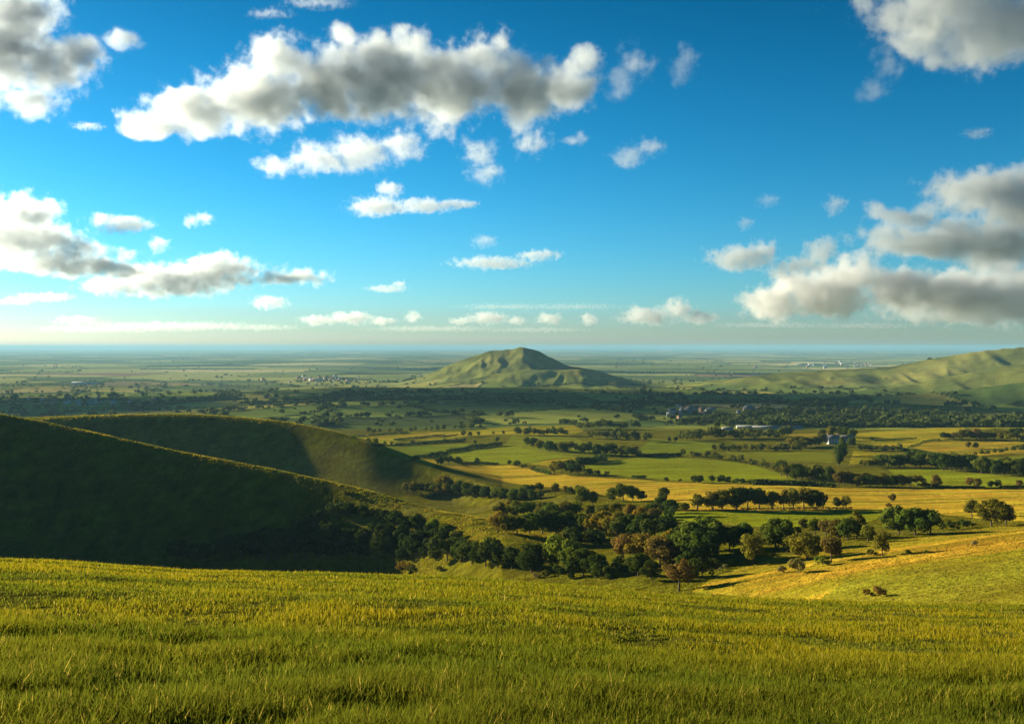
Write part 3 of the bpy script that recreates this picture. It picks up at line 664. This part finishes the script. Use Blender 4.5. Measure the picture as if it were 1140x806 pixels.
# --- shaded wood under the left hill
sw = np.random.default_rng(5)
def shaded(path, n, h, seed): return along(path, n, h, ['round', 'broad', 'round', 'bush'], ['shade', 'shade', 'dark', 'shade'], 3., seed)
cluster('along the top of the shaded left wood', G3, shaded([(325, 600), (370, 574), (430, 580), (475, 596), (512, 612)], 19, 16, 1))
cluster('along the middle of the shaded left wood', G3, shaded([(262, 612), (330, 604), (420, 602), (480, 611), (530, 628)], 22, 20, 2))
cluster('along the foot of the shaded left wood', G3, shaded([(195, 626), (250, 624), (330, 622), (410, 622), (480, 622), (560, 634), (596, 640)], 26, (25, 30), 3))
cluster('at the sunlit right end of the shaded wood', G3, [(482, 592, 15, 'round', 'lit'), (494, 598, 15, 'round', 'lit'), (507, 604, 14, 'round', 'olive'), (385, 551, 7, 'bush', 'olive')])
# --- middle valley
cluster('in the belt behind the bright green field', G2, along([(757, 507), (790, 510), (815, 514), (845, 520), (868, 526)], 14, (6.5, 10), ['round', 'bush'], ['dark', 'green', 'olive'], .8, 4), mass=True)
cluster('in the thick clump left of the belt corner', G2, along([(868, 531), (900, 536), (930, 539)], 13, 17, ['round', 'broad'], ['dark', 'green', 'olive', 'green'], 2.5, 5))
cluster('in the brownish clump above the stubble', G2, along([(930, 541), (965, 542), (1002, 542), (1022, 542)], 15, (15, 17), ['round', 'broad'], ['brown', 'olive', 'olive', 'dark', 'brown'], 1.2, 6))
cluster('above the stubble at the right', G2, [(1042, 543, 15, 'round', 'brown'), (1030, 542, 7, 'bush', 'brown'), (1080, 542, 11, 'round', 'orange'), (1088, 543, 11, 'round', 'brown'), (1103, 543, 8, 'round', 'dark'), (1111, 543, 9, 'round', 'dark'), (1134, 543, 9, 'round', 'brown')])
cluster('in the low belt before the farmhouse', G2, along([(793, 502), (840, 502), (893, 502.5)], 15, 8.5, ['round', 'bush'], ['dark', 'green', 'olive'], .8, 7), mass=True)
cluster('in the tall clump beside the farmhouse', G2, along([(880, 499), (900, 498), (917, 495)], 8, 12, ['round', 'broad'], ['dark', 'olive', 'olive'], 1.5, 8))
cluster('around the white farmhouse', G2, [(916, 490, 13, 'round', 'olive'), (925, 487, 13, 'round', 'olive'), (934, 486.5, 12, 'round', 'olive'), (942, 488, 13, 'round', 'dark'), (949, 489, 12, 'round', 'green'), (948, 497, 11, 'round', 'dark')])
cluster('in the dark belt running up to the farmhouse', G2, along([(934, 520), (936, 510), (938, 500)], 8, (17, 12), ['round', 'tall'], ['dark', 'dark', 'green'], .5, 9))
cluster('in the wood by the village roofs', G2, along([(758, 491), (800, 490), (840, 489), (880, 487)], 22, 11, ['round', 'broad'], ['dark', 'green', 'dark', 'olive'], 2.2, 10)+[(797, 490, 21, 'tall', 'lit')], mass=True)
cluster('in the copse on the right-hand rise', G2, along([(1050, 489), (1075, 489), (1110, 491), (1150, 491.5)], 18, (8, 15), ['round', 'broad'], ['olive', 'dark', 'brown', 'olive'], 1.5, 11))
cluster('on the yellow-green rise below the copse', G2, [(1078, 499, 7.5, 'round', 'brown'), (1086, 499, 7, 'round', 'dark'), (971, 491, 5, 'bush', 'dark')])
cluster('in the hedge beneath the farmhouse fields', G2, along([(951, 501), (985, 502), (1003, 502)], 9, (6, 9), ['round', 'bush'], ['dark', 'brown', 'olive'], .4, 12), mass=True)
cluster('in the hedge at the far right', G2, along([(1083, 508), (1110, 505), (1145, 501)], 9, (5, 8), ['round', 'bush'], ['dark', 'olive', 'brown'], .5, 13), mass=True)
cluster('in the left half of the dark belt', G2, along([(960, 520), (995, 520.5), (1030, 521)], 11, (11, 18), ['round', 'broad'], ['dark', 'green', 'olive'], 1., 14))
cluster('in the right half of the dark belt', G2, along([(1040, 522), (1075, 526), (1110, 529), (1150, 530)], 17, 17, ['round', 'broad'], ['dark', 'green', 'dark'], 2., 15))
cluster('in the brownish row at the upper left', G2, along([(572, 484), (600, 485), (632, 485)], 12, 8.5, ['round'], ['brown', 'olive', 'dark'], .6, 16), mass=True)
cluster('in the copse over the yellow strip', G2, along([(642, 478), (670, 477), (700, 478)], 9, 9, ['round', 'broad'], ['olive', 'dark', 'brown'], .8, 17), mass=True)
cluster('in the long copse under the yellow strip', G2, along([(652, 488), (690, 490), (724, 492)], 13, 11, ['round', 'broad'], ['dark', 'brown', 'olive'], 1.2, 18), mass=True)
cluster('in the dark belt through the middle fields', G2, along([(584, 497), (605, 502), (640, 505), (675, 508), (708, 508)], 20, (10, 13), ['round', 'broad'], ['dark', 'green', 'olive', 'dark'], 1.5, 19))
cluster('in the bold dark clump at the centre', G2, [(617, 527, 14, 'round', 'olive'), (625, 528, 17, 'broad', 'olive'), (635, 528.5, 17, 'round', 'dark'), (644, 528.5, 14, 'round', 'dark'), (655, 528.5, 8, 'bush', 'dark'), (665, 528.5, 6, 'bush', 'dark'), (676, 528.5, 5, 'bush', 'green')])
cluster('dotting the fields right of the dark clump', G2, [(742, 536, 5, 'bush', 'dark'), (757, 536, 3.5, 'bush', 'dark'), (745, 492, 6, 'round', 'dark'), (752, 492, 6, 'round', 'dark')])
cluster('in the left part of the middle fields', G2, [(490, 517.5, 10, 'broad', 'dark'), (499, 517.5, 11, 'broad', 'dark'), (510, 517, 9, 'round', 'dark'), (531, 516, 7, 'round', 'dark'), (567, 518, 6, 'round', 'dark'), (574, 519, 7, 'bush', 'dark'), (583, 521, 5, 'bush', 'dark'), (593, 523, 5, 'bush', 'olive')])
cluster('dotting the small hedged fields below the downs', G2, [(411, 494, 7, 'round', 'brown'), (418, 495, 8, 'round', 'dark'), (428, 496, 5, 'round', 'dark'), (436, 496, 5, 'round', 'olive'), (459, 496, 6.5, 'round', 'dark'), (470, 494, 4, 'bush', 'dark'), (495, 492, 5, 'round', 'dark'), (508, 492, 5, 'round', 'brown'), (517, 492, 5, 'round', 'brown'), (528, 495, 6, 'round', 'dark'), (553, 493, 7, 'round', 'dark'), (516, 486, 7, 'round', 'green'), (523, 486, 6, 'round', 'dark'), (533, 485, 5, 'round', 'olive'), (549, 484, 4, 'round', 'dark'), (560, 484, 5, 'round', 'dark')], mass=True)
cluster('in the row at the foot of the downs', G2, along([(405, 483), (440, 482), (480, 480), (540, 477)], 17, 6.5, ['round'], ['green', 'dark', 'olive'], .6, 20), mass=True)
def mass_trees():
    V, Q, T, o_ = [], [], [], 0; r = np.random.default_rng(77)
    for (px, py, hp, kind, cw), (x, y, z) in STUFF:
        R, cr, tk = PROTO[kind][int(r.integers(len(PROTO[kind])))]
        sel = np.sort(r.choice(len(cr[1]), 260, replace=False)); h = hp*y/FPX*1.04
        v = cr[0].reshape(-1, 4, 3)[sel]; ce = v.mean(1, keepdims=True); v = (ce+(v-ce)*2.4).reshape(-1, 3)
        a = r.uniform(0, 6.28); ca, sa = math.cos(a), math.sin(a)
        v = np.stack([x+h*1.1*(v[:, 0]*ca-v[:, 1]*sa), y+h*1.1*(v[:, 0]*sa+v[:, 1]*ca), z+h*v[:, 2]], 1)
        V.append(v); Q.append(np.arange(len(v)).reshape(-1, 4)+o_); o_ += len(v); T.append(cr[2].reshape(-1, 4)[sel].ravel()*r.uniform(.75, 1.4))
    o = mesh_obj('small_woodland', np.concatenate(V), np.concatenate(Q), mfol); float_attr(o, 'tone', np.concatenate(T)); o.color = (.085, .095, .014, 1)
    tag(o, 'small hedgerow trees and copses among the far fields of the valley', kind='stuff')
mass_trees()
print('trees', n_tree)

# ------------------------------------------------------------------ hedgerows
def hedgerow(label, path, hp, cw='dark'):
    pts = []
    for (a, b), (c, d) in zip(path[:-1], path[1:]):
        m = max(2, int(math.hypot(c-a, d-b)/1.5))
        for k in range(m):
            g = ground_at(a+(c-a)*k/m, b+(d-b)*k/m)
            if g: pts.append(g)
    pts = np.array(pts)
    r = np.random.default_rng(len(pts)); n = min(2600, len(pts)*36)
    k = r.integers(0, len(pts)-1, n); f = r.random(n)[:, None]
    cen = pts[k]*(1-f)+pts[k+1]*f
    h = hp*cen[:, 1]/FPX*(.75+.5*vnoise(cen[:, 0]/7, cen[:, 1]/7, 4))*np.where(vnoise(cen[:, 0]/16, cen[:, 1]/16, 6) < .22, .35, 1)
    cen[:, 2] = H(cen[:, 0], cen[:, 1])+h*r.random(n)**.7
    off = r.normal(size=(n, 2)); cen[:, :2] += off*np.minimum(h*.3, 1.6)[:, None]
    nr = np.concatenate([off, np.abs(r.normal(size=(n, 1)))], 1)
    o0 = pts.mean(0)
    v, q = leaf_quads(cen-o0, nr/(np.linalg.norm(nr, axis=1)[:, None]+1e-6), (h.mean()*.22), r)
    o = mesh_obj('hedgerow', v, q, mfol, loc=o0); float_attr(o, 'tone', np.repeat(r.uniform(.7, 1.3, n), 4))
    o.color = (*TREECOL[cw], 1); tag(o, label, 'hedge', 'hedgerows between the fields')
hedgerow('dark hedge slanting up between two green fields left of centre', [(460, 512), (500, 504), (530, 499), (560, 496)], 4)
hedgerow('thin low hedge under the small yellow-green fields on the left', [(413, 497), (450, 496), (490, 493), (519, 492)], 3)
hedgerow('thin hedge across the middle of the small hedged fields', [(439, 490.5), (480, 487), (511, 484.5)], 2.2)
hedgerow('thin hedge along the top of the small hedged fields', [(393, 487), (430, 483.5), (455, 482)], 2)
hedgerow('low hedge right of the dark block in the middle fields', [(512, 517), (530, 516), (556, 518)], 2.5)
hedgerow('hedge running up to the bold dark clump at the centre', [(590, 522), (600, 526), (615, 529)], 4)
hedgerow('dark hedge curving above the bold clump at the centre', [(643, 517), (660, 516), (676, 512)], 6.5)
hedgerow('short low hedge on the edge of the bright green field', [(704, 532), (712, 532.5), (720, 533)], 2.8)
hedgerow('hedge below the green field behind the bright one', [(708, 508.5), (735, 508.5), (760, 508)], 3.5)
hedgerow('hedge joining the dark hedge of bright field to brownish clump', [(838, 539.5), (870, 540), (905, 541), (930, 543)], 5)
hedgerow('long low hedge under the row across the golden stubble', [(744, 568), (800, 569), (870, 567.5), (950, 567)], 3)
hedgerow('thin field edge hedge crossing the yellow-green rise', [(1002, 501), (1025, 505), (1050, 508.5)], 3.5)
hedgerow('thin hedge slanting through the yellow-green rise', [(1010, 499), (1030, 491.5), (1048, 489.5)], 1.6)
hedgerow('thin hedge on the upper edge of the rise', [(973, 491.5), (1000, 489.5), (1022, 487.5)], 1.4)
hedgerow('low hedge below the green strip at far right', [(1022, 541.5), (1050, 543.5), (1094, 544), (1145, 543)], 3)
hedgerow('dark hedge behind the upper fields right of the farmhouse', [(970, 476), (1000, 475), (1040, 475.5)], 5)
# ------------------------------------------------------------------ far woodland: one mass of small crowns
rw = np.random.default_rng(33)
def far_points(n, y0, y1):
    y = np.exp(rw.uniform(math.log(y0), math.log(y1), n)); u = rw.uniform(-.60, .60, n); x = u*y
    _, ea = plain_cells(x, y, 210., 5); ib, eb = plain_cells(x, y, 620., 8, -.2)
    wood = fbm(x/520, y/300, 4, 55); gap = vnoise(x/60, y/60, 56)
    z = H(x, y); py = HOR-FPX*z/y; px = CXP+FPX*u
    blk = np.zeros(n, bool)
    for cx, cy_, rx, ry in ((830, 469, 60, 3), (985, 460, 36, 2), (905, 452, 26, 2), (480, 437, 40, 1.2), (690, 455, 26, 1.)):
        blk |= ((px-cx)/rx)**2+((py-cy_)/ry)**2 < 1+.5*wood
    edge = np.where(y < 4500, ea, eb) < np.maximum(4., y*.0012)
    open_ = sstep(6, 25, z-np.interp(y, [1000, 2000, 2600, 3200, 3850, 5500], [-97, -117, -130, -141, -148, -153])) > .5
    keep = ((edge & (gap > .42)) | (wood > .55) | blk | (rw.random(n) < .01)) & ((py < 476) | (y > 1600))
    keep &= ~(open_ & (y > 2000) & (rw.random(n) > .05))
    return x[keep], y[keep], z[keep]
V, Q, T, o_ = [], [], [], 0
for n, y0, y1, nq in ((24000, 1120, 2200, 20), (36000, 2200, 4500, 10), (16000, 4500, 12000, 6)):
    x, y, z = far_points(n, y0, y1)
    m = len(x); print('far trees', m)
    R = 2.2+5.*rw.random(m)**2.2*(1+.4*(y > 4500)); hh = R*rw.uniform(1.0, 1.6, m)
    k = np.repeat(np.arange(m), nq)
    d = rw.normal(size=(m*nq, 3)); d[:, 2] = np.abs(d[:, 2])*1.1-.25; d /= np.linalg.norm(d, axis=1)[:, None]
    cen = np.stack([x[k], y[k], z[k]+hh[k]*.5], 1)+d*np.stack([R[k], R[k], hh[k]*.5], 1)*rw.uniform(.6, 1.0, (m*nq, 1))
    v, q = leaf_quads(cen, d, np.repeat(R, nq)[:, None]*(.30 if nq > 20 else .42 if nq > 10 else .55), rw)
    V.append(v); Q.append(q+o_); o_ += len(v); T.append(np.repeat(np.repeat(rw.uniform(.7, 1.4, m), nq)*rw.uniform(.8, 1.2, m*nq), 4))
fw = mesh_obj('distant_woodland', np.concatenate(V), np.concatenate(Q), mfol); float_attr(fw, 'tone', np.concatenate(T))
fw.color = (.048, .062, .014, 1); tag(fw, 'distant hedges and woods spread over the plain', kind='stuff')

# ------------------------------------------------------------------ buildings
def flat_mat(name, c, rough=.8, var=.18, scale=1.2):
    m, N = new_mat(name); out = N.n('ShaderNodeOutputMaterial'); p = N.n('ShaderNodeTexCoord').outputs['Object']
    c2 = N.mix(N.noise(p, scale, 4, .6), tuple(v*(1-var) for v in c), tuple(min(1, v*(1+var)) for v in c))
    b = N.n('ShaderNodeBsdfPrincipled', inp={'Base Color': c2, 'Roughness': rough}); N.link(b.outputs[0], out.inputs[0]); return m
m_white, m_slate, m_red, m_brick = flat_mat('limewash', (.36, .35, .33)), flat_mat('slate', (.10, .105, .115), .6), flat_mat('clay_tile', (.24, .10, .06)), flat_mat('brick', (.30, .17, .11))
m_tin, m_pale, m_glass, m_door = flat_mat('pale_roofing', (.12, .13, .135), .8), flat_mat('pale_cladding', (.26, .265, .26), .8), flat_mat('window_glass', (.03, .035, .04), .15), flat_mat('door_paint', (.08, .12, .10), .5)
def bx(x0, x1, y0, y1, z0, z1):
    v, q = box_mesh(x0, x1, y0, y1, z0, z1); return np.array(v, float), np.array(q)
def join(parts):
    V, Q, o = [], [], 0
    for v, q in parts: V.append(v); Q.append(q+o); o += len(v)
    return np.concatenate(V), np.concatenate(Q)
def gable_walls(L, W, h, rise):
    """Walls of a gabled house, ridge along x."""
    a, b = L/2, W/2
    v = np.array([(-a,-b,-1),(a,-b,-1),(a,b,-1),(-a,b,-1),(-a,-b,h),(a,-b,h),(a,b,h),(-a,b,h),(-a,0,h+rise),(a,0,h+rise)], float)
    return v, np.array([(0,1,5,4),(2,3,7,6)]), None
def house(loc, rz, L, W, h, rise, mw, mr, label, cat, group=None, detail=True, name='house'):
    r = empty(name, loc, rz); a, b = L/2, W/2
    me_v = [(-a,-b,-1.2),(a,-b,-1.2),(a,b,-1.2),(-a,b,-1.2),(-a,-b,h),(a,-b,h),(a,b,h),(-a,b,h),(-a,0,h+rise),(a,0,h+rise)]
    me = bpy.data.meshes.new('wall'); me.from_pydata(me_v, [], [(0,1,5,4),(2,3,7,6),(1,2,6,9,5),(3,0,4,8,7)]); me.materials.append(mw)
    wob = bpy.data.objects.new('wall', me); col.objects.link(wob); wob.parent = r
    e, t = .35, .22; sl_ = rise/b
    rv = []
    for sx in (-a-e, a+e):
        rv += [(sx, -b-e, h-e*sl_+.02), (sx, 0, h+rise+.02), (sx, b+e, h-e*sl_+.02), (sx, b+e, h-e*sl_+t), (sx, 0, h+rise+t), (sx, -b-e, h-e*sl_+t)]
    rq = [(0,1,7,6),(1,2,8,7),(2,3,9,8),(3,4,10,9),(4,5,11,10),(5,0,6,11),(0,5,4,1),(1,4,3,2),(6,7,10,11),(7,8,9,10)]
    rf = mesh_obj('roof', rv, rq, mr, r)
    if detail:
        for sx in (-a+1., a-1.): mesh_obj('chimney', *bx(sx-.4, sx+.4, -.35, .35, h+rise-.5, h+rise+1.3), m_brick, rf)
        nwin = max(3, int(L/2.6))
        for lv in (1.0, 3.4):
            if lv+1.2 > h: continue
            for k in range(nwin):
                xx = -a+(k+.5)*L/nwin
                if lv < 2 and k == nwin//2:
                    mesh_obj('door', *bx(xx-.5, xx+.5, -b-.06, -b+.02, -.1, 2.05), m_door, r); continue
                fr = mesh_obj('window', *bx(xx-.5, xx+.5, -b-.05, -b+.02, lv, lv+1.2), m_white, r)
                mesh_obj('pane', *bx(xx-.42, xx+.42, -b-.07, -b-.045, lv+.08, lv+1.12), m_glass, fr)
    tag(r, label, cat, group); return r
def put(px, py, L, W, h, rise, mw, mr, label, cat='house', group=None, detail=False, rz=0., name='house'):
    g = ground_at(px, py)
    if g is None: print('no ground house', px, py); return
    return house(g, rz, L, W, h, rise, mw, mr, label, cat, group, detail, name)
GH = 'buildings scattered over the valley and plain'
put(927, 494, 11, 7, 5.2, 2.8, m_white, m_slate, 'white farmhouse with a grey roof among trees right of centre', 'farmhouse', GH, True, .15, 'farmhouse')
put(937, 492, 9, 6, 3.2, 2.2, m_white, m_slate, 'small white cottage just right of the white farmhouse', 'cottage', GH, True, -.2, 'cottage')
put(943, 491, 12, 7, 3., 2.4, m_brick, m_slate, 'low brick barn at the right end of the farmhouse yard', 'barn', GH, False, .3, 'barn')
for k, (px, py, L, lab) in enumerate(((836, 477, 34, 'leftmost of the long grey roofs behind the village wood'), (857, 477.5, 42, 'middle of the long grey roofs behind the village wood'), (876, 477.5, 36, 'rightmost of the long grey roofs behind the village wood'), (853, 484, 13, 'pale shed in front of the long grey roofs'), (810, 479, 12, 'pale cottage left of the long grey roofs'))):
    put(px, py, L, 11 if L > 20 else 6, 2.2, 1.5, m_pale, m_tin, lab, 'shed', GH, False, .05*k-.1, 'shed')
for k, px in enumerate((1072, 1084, 1096, 1108)):
    put(px, 470.5, 26, 9, 2., 1.6, m_pale, m_tin, ('leftmost', 'second from left', 'third from left', 'rightmost')[k]+' of the four pale greenhouses under the right-hand hills', 'greenhouse', GH, False, .03*k, 'greenhouse')
rh = np.random.default_rng(12)
def town(phrase, cx, cy_, rx, ry, n, size, mats):
    """A village far off: each house its own object, a pixel or two in the picture."""
    its = sorted(((cx+rx*rh.normal()*.5, cy_+ry*rh.normal()*.5) for _ in range(n)), key=lambda q: q[0])
    proto = None; k = 0
    for px, py in its:
        g = ground_at(px, py)
        if g is None: continue
        s = size*rh.uniform(.7, 1.4)
        mw, mr = mats[int(rh.integers(len(mats)))]
        key = (mw.name, mr.name)
        if proto is None: proto = {}
        if key not in proto:
            proto[key] = house(g, 0, 11, 7.5, 4.6, 2.7, mw, mr, '', 'house', GH, False); r = proto[key]
        else:
            r = proto[key].copy(); col.objects.link(r)
            for ch in proto[key].children:
                c = ch.copy(); col.objects.link(c); c.parent = r
        r.location = g; r.scale = (s, s, s); r.rotation_euler = (0, 0, rh.uniform(-.6, .6)); r['group'] = GH; r['category'] = 'house'
        tone_ = {'limewash': 'white', 'brick': 'brick', 'pale_cladding': 'pale grey'}[mw.name]
        r['label'] = f"tiny {tone_} house, {'leftmost' if k == 0 else ORD[min(k, 27)]+' from left'} {phrase}"; k += 1
MW = [(m_white, m_slate), (m_white, m_red), (m_pale, m_tin), (m_brick, m_red)]
town('in the far town left of the central hill', 350, 423, 60, 3.5, 28, 1.15, MW)
town('in the hamlet under the far left plain', 95, 448, 60, 5, 16, .85, MW[1:])
town('in the shaded village at the valley centre', 765, 459, 30, 7, 18, .75, MW)
town('in the shaded village right of the valley centre', 835, 457, 18, 2.5, 12, .75, MW)
town('in the far settlement near the big white sheds', 930, 407, 60, 4, 22, 1.5, MW)
for k, (px, py, L, lab) in enumerate(((892, 406.5, 80, 'far white warehouse, left of the two bright ones on the plain'), (906, 406.3, 90, 'brighter far white warehouse beside the left one'), (944, 405.3, 130, 'long bright white warehouse farthest right on the plain'), (955, 404.8, 70, 'short white warehouse touching the long bright one'), (94, 428, 90, 'long pale shed far out on the left-hand plain'), (352, 424, 60, 'pale mill building in the far town left of the hill'))):
    put(px, py, L, 40, 8, 2, m_white, m_pale, lab, 'warehouse', GH, False, .1*(k-2), 'warehouse')
# ------------------------------------------------------------------ meadow grass: every blade a bent strip
mgr, N = new_mat('meadow_grass')
out = N.n('ShaderNodeOutputMaterial'); cc = N.n('ShaderNodeAttribute', attribute_name='tint').outputs['Color']
df = N.n('ShaderNodeBsdfDiffuse', inp={'Color': cc}); tr = N.n('ShaderNodeBsdfTranslucent', inp={'Color': cc})
N.link(N.n('ShaderNodeMixShader', inp={0: .45, 1: df.outputs[0], 2: tr.outputs[0]}).outputs[0], out.inputs[0])
rg = np.random.default_rng(9)
def blades(n, y0, y1, um, hmin, hmax, seedhead=0.):
    """Scatter so that near ground carries more blades per square metre than far ground."""
    t = rg.random(n); y = y0*(y1/y0)**t                       # density falls with 1/y^2
    u = rg.uniform(-um, um, n); x = u*y
    clump = fbm(x/1.1, y/.9, 3, 201); patch = fbm(x/4.5, y/2.2, 3, 202); big = fbm(x/16, y/7, 2, 203)
    keep = rg.random(n) < np.clip(.62+.85*clump, .06, 1)
    x, y, clump, patch, big = (a[keep] for a in (x, y, clump, patch, big)); n = len(x)
    z = H(x, y)-.01
    h = rg.uniform(hmin, hmax, n)*(1+.6*clump+.25*patch)
    h = np.maximum(h, .05)*(1+.25*(1-sstep(8, 15, y)))
    wd = np.maximum(.0035+.003*rg.random(n), y*.00036*rg.uniform(.7, 1.3, n))
    az = rg.normal(.15, 1.5, n); lean = rg.uniform(.05, .6, n)*h
    dx, dy = np.cos(az)*lean, np.sin(az)*lean
    fa = rg.uniform(0, math.pi, n); sx, sy = np.cos(fa)*wd, np.sin(fa)*wd
    P0 = np.stack([x, y, z], 1); S = np.stack([sx, sy, np.zeros(n)], 1)
    P1 = P0+np.stack([dx*.30, dy*.30, h*.55], 1); P2 = P0+np.stack([dx, dy, h*rg.uniform(.82, 1, n)], 1)
    v = np.stack([P0-S, P0+S, P1+S*.8, P1-S*.8, P2], 1).reshape(-1, 3)
    b = np.arange(n)*5
    q = np.stack([b, b+1, b+2, b+3], 1); tr_ = np.stack([b+3, b+2, b+4], 1)
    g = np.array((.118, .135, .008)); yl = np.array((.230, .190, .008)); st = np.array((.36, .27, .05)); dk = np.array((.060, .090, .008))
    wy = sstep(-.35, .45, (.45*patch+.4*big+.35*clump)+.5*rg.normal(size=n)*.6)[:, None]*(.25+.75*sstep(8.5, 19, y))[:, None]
    unshaded = sstep(8, 17, y)[:, None]                            # longer sward near the brow's top, its deeper shade painted into the colour
    c = (g*(1-wy)+yl*wy)*unshaded+(1-unshaded)*(np.array((.090, .108, .009))*(1-wy)+np.array((.165, .142, .012))*wy)
    m = (rg.random(n) < .035)[:, None]; c = np.where(m, st, c)
    wdk = sstep(.05, .5, -patch-.4*clump)[:, None]; c = c*(1-.4*wdk)+dk*.4*wdk
    c = c*rg.uniform(.75, 1.25, (n, 1))
    return v, q, tr_, np.repeat(c, 5, 0)
VS, QS, TS, CS, o_ = [], [], [], [], 0
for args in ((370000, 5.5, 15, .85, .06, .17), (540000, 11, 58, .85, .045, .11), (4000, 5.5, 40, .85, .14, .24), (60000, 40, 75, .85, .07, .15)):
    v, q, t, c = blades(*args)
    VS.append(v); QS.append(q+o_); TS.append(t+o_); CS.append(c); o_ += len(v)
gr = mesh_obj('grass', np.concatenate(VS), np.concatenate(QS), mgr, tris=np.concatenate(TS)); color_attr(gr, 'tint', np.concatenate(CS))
tag(gr, 'tall rough meadow grass, green and straw-yellow, in the foreground', 'grass', kind='stuff')
print('grass verts', o_)
# rough tussocks on the slopes round the valley: sparse short tufts that catch the low sun
def tufts(n, y0, y1, p0, p1, hm, seed, keepf=None):
    r = np.random.default_rng(seed)
    y = y0*(y1/y0)**r.random(n); u = r.uniform(u_of(p0), u_of(p1), n); x = u*y
    k = vnoise(x/6, y/4, seed)*.6+vnoise(x/1.7, y/1.3, seed+1)*.4 > .42
    if keepf is not None: k &= keepf(x, y, u)
    x, y = x[k], y[k]; n = len(x); z = H(x, y)-.03
    h = hm*r.uniform(.5, 1.5, n)*(.7+.6*vnoise(x/9, y/6, seed+2)); w_ = np.maximum(.10, y*.0006)*r.uniform(.6, 1.3, n)
    a = r.uniform(0, math.pi, n); S = np.stack([np.cos(a)*w_, np.sin(a)*w_, 0*w_], 1); P0 = np.stack([x, y, z], 1)
    tip = P0+np.stack([r.normal(.1, .25, n)*h, r.normal(0, .25, n)*h, h], 1)
    v = np.stack([P0-S, P0+S, tip+S*.35, tip-S*.35], 1).reshape(-1, 3)
    c = np.array((.115, .120, .010))+(np.array((.235, .19, .012))-np.array((.115, .120, .010)))*sstep(.3, .75, vnoise(x/22, y/14, seed+3)+.15*r.normal(size=n))[:, None]
    return v, np.arange(4*n).reshape(n, 4), np.repeat(c*r.uniform(.75, 1.25, (n, 1)), 4, 0)
V, Q, Cc, o_ = [], [], [], 0
for a in ((30000, 395, 470, -60, 480, .30, 301), (50000, 315, 400, 330, 620, .30, 305), (14000, 660, 730, -60, 480, .4, 302), (36000, 110, 330, 500, 1200, .16, 303)):
    v, q, c = tufts(*a); V.append(v); Q.append(q+o_); Cc.append(c); o_ += len(v)
tu = mesh_obj('grass', np.concatenate(V), np.concatenate(Q), mgr); color_attr(tu, 'tint', np.concatenate(Cc))
tag(tu, 'rough tussock grass on the slopes around the valley', 'grass', kind='stuff')
# ------------------------------------------------------------------ render settings
vsn = scene.view_settings
scene.display_settings.display_device = 'sRGB'
vsn.view_transform = 'Standard'; vsn.look = 'None'; vsn.exposure = 1.95; vsn.gamma = 1.; vsn.use_curve_mapping = False
cy = scene.cycles
cy.max_bounces = 14; cy.diffuse_bounces = 3; cy.glossy_bounces = 1; cy.transmission_bounces = 4; cy.volume_bounces = 10; cy.transparent_max_bounces = 48
cy.use_denoising = True
cy.sample_clamp_indirect = 6.
cy.volume_step_rate = .25
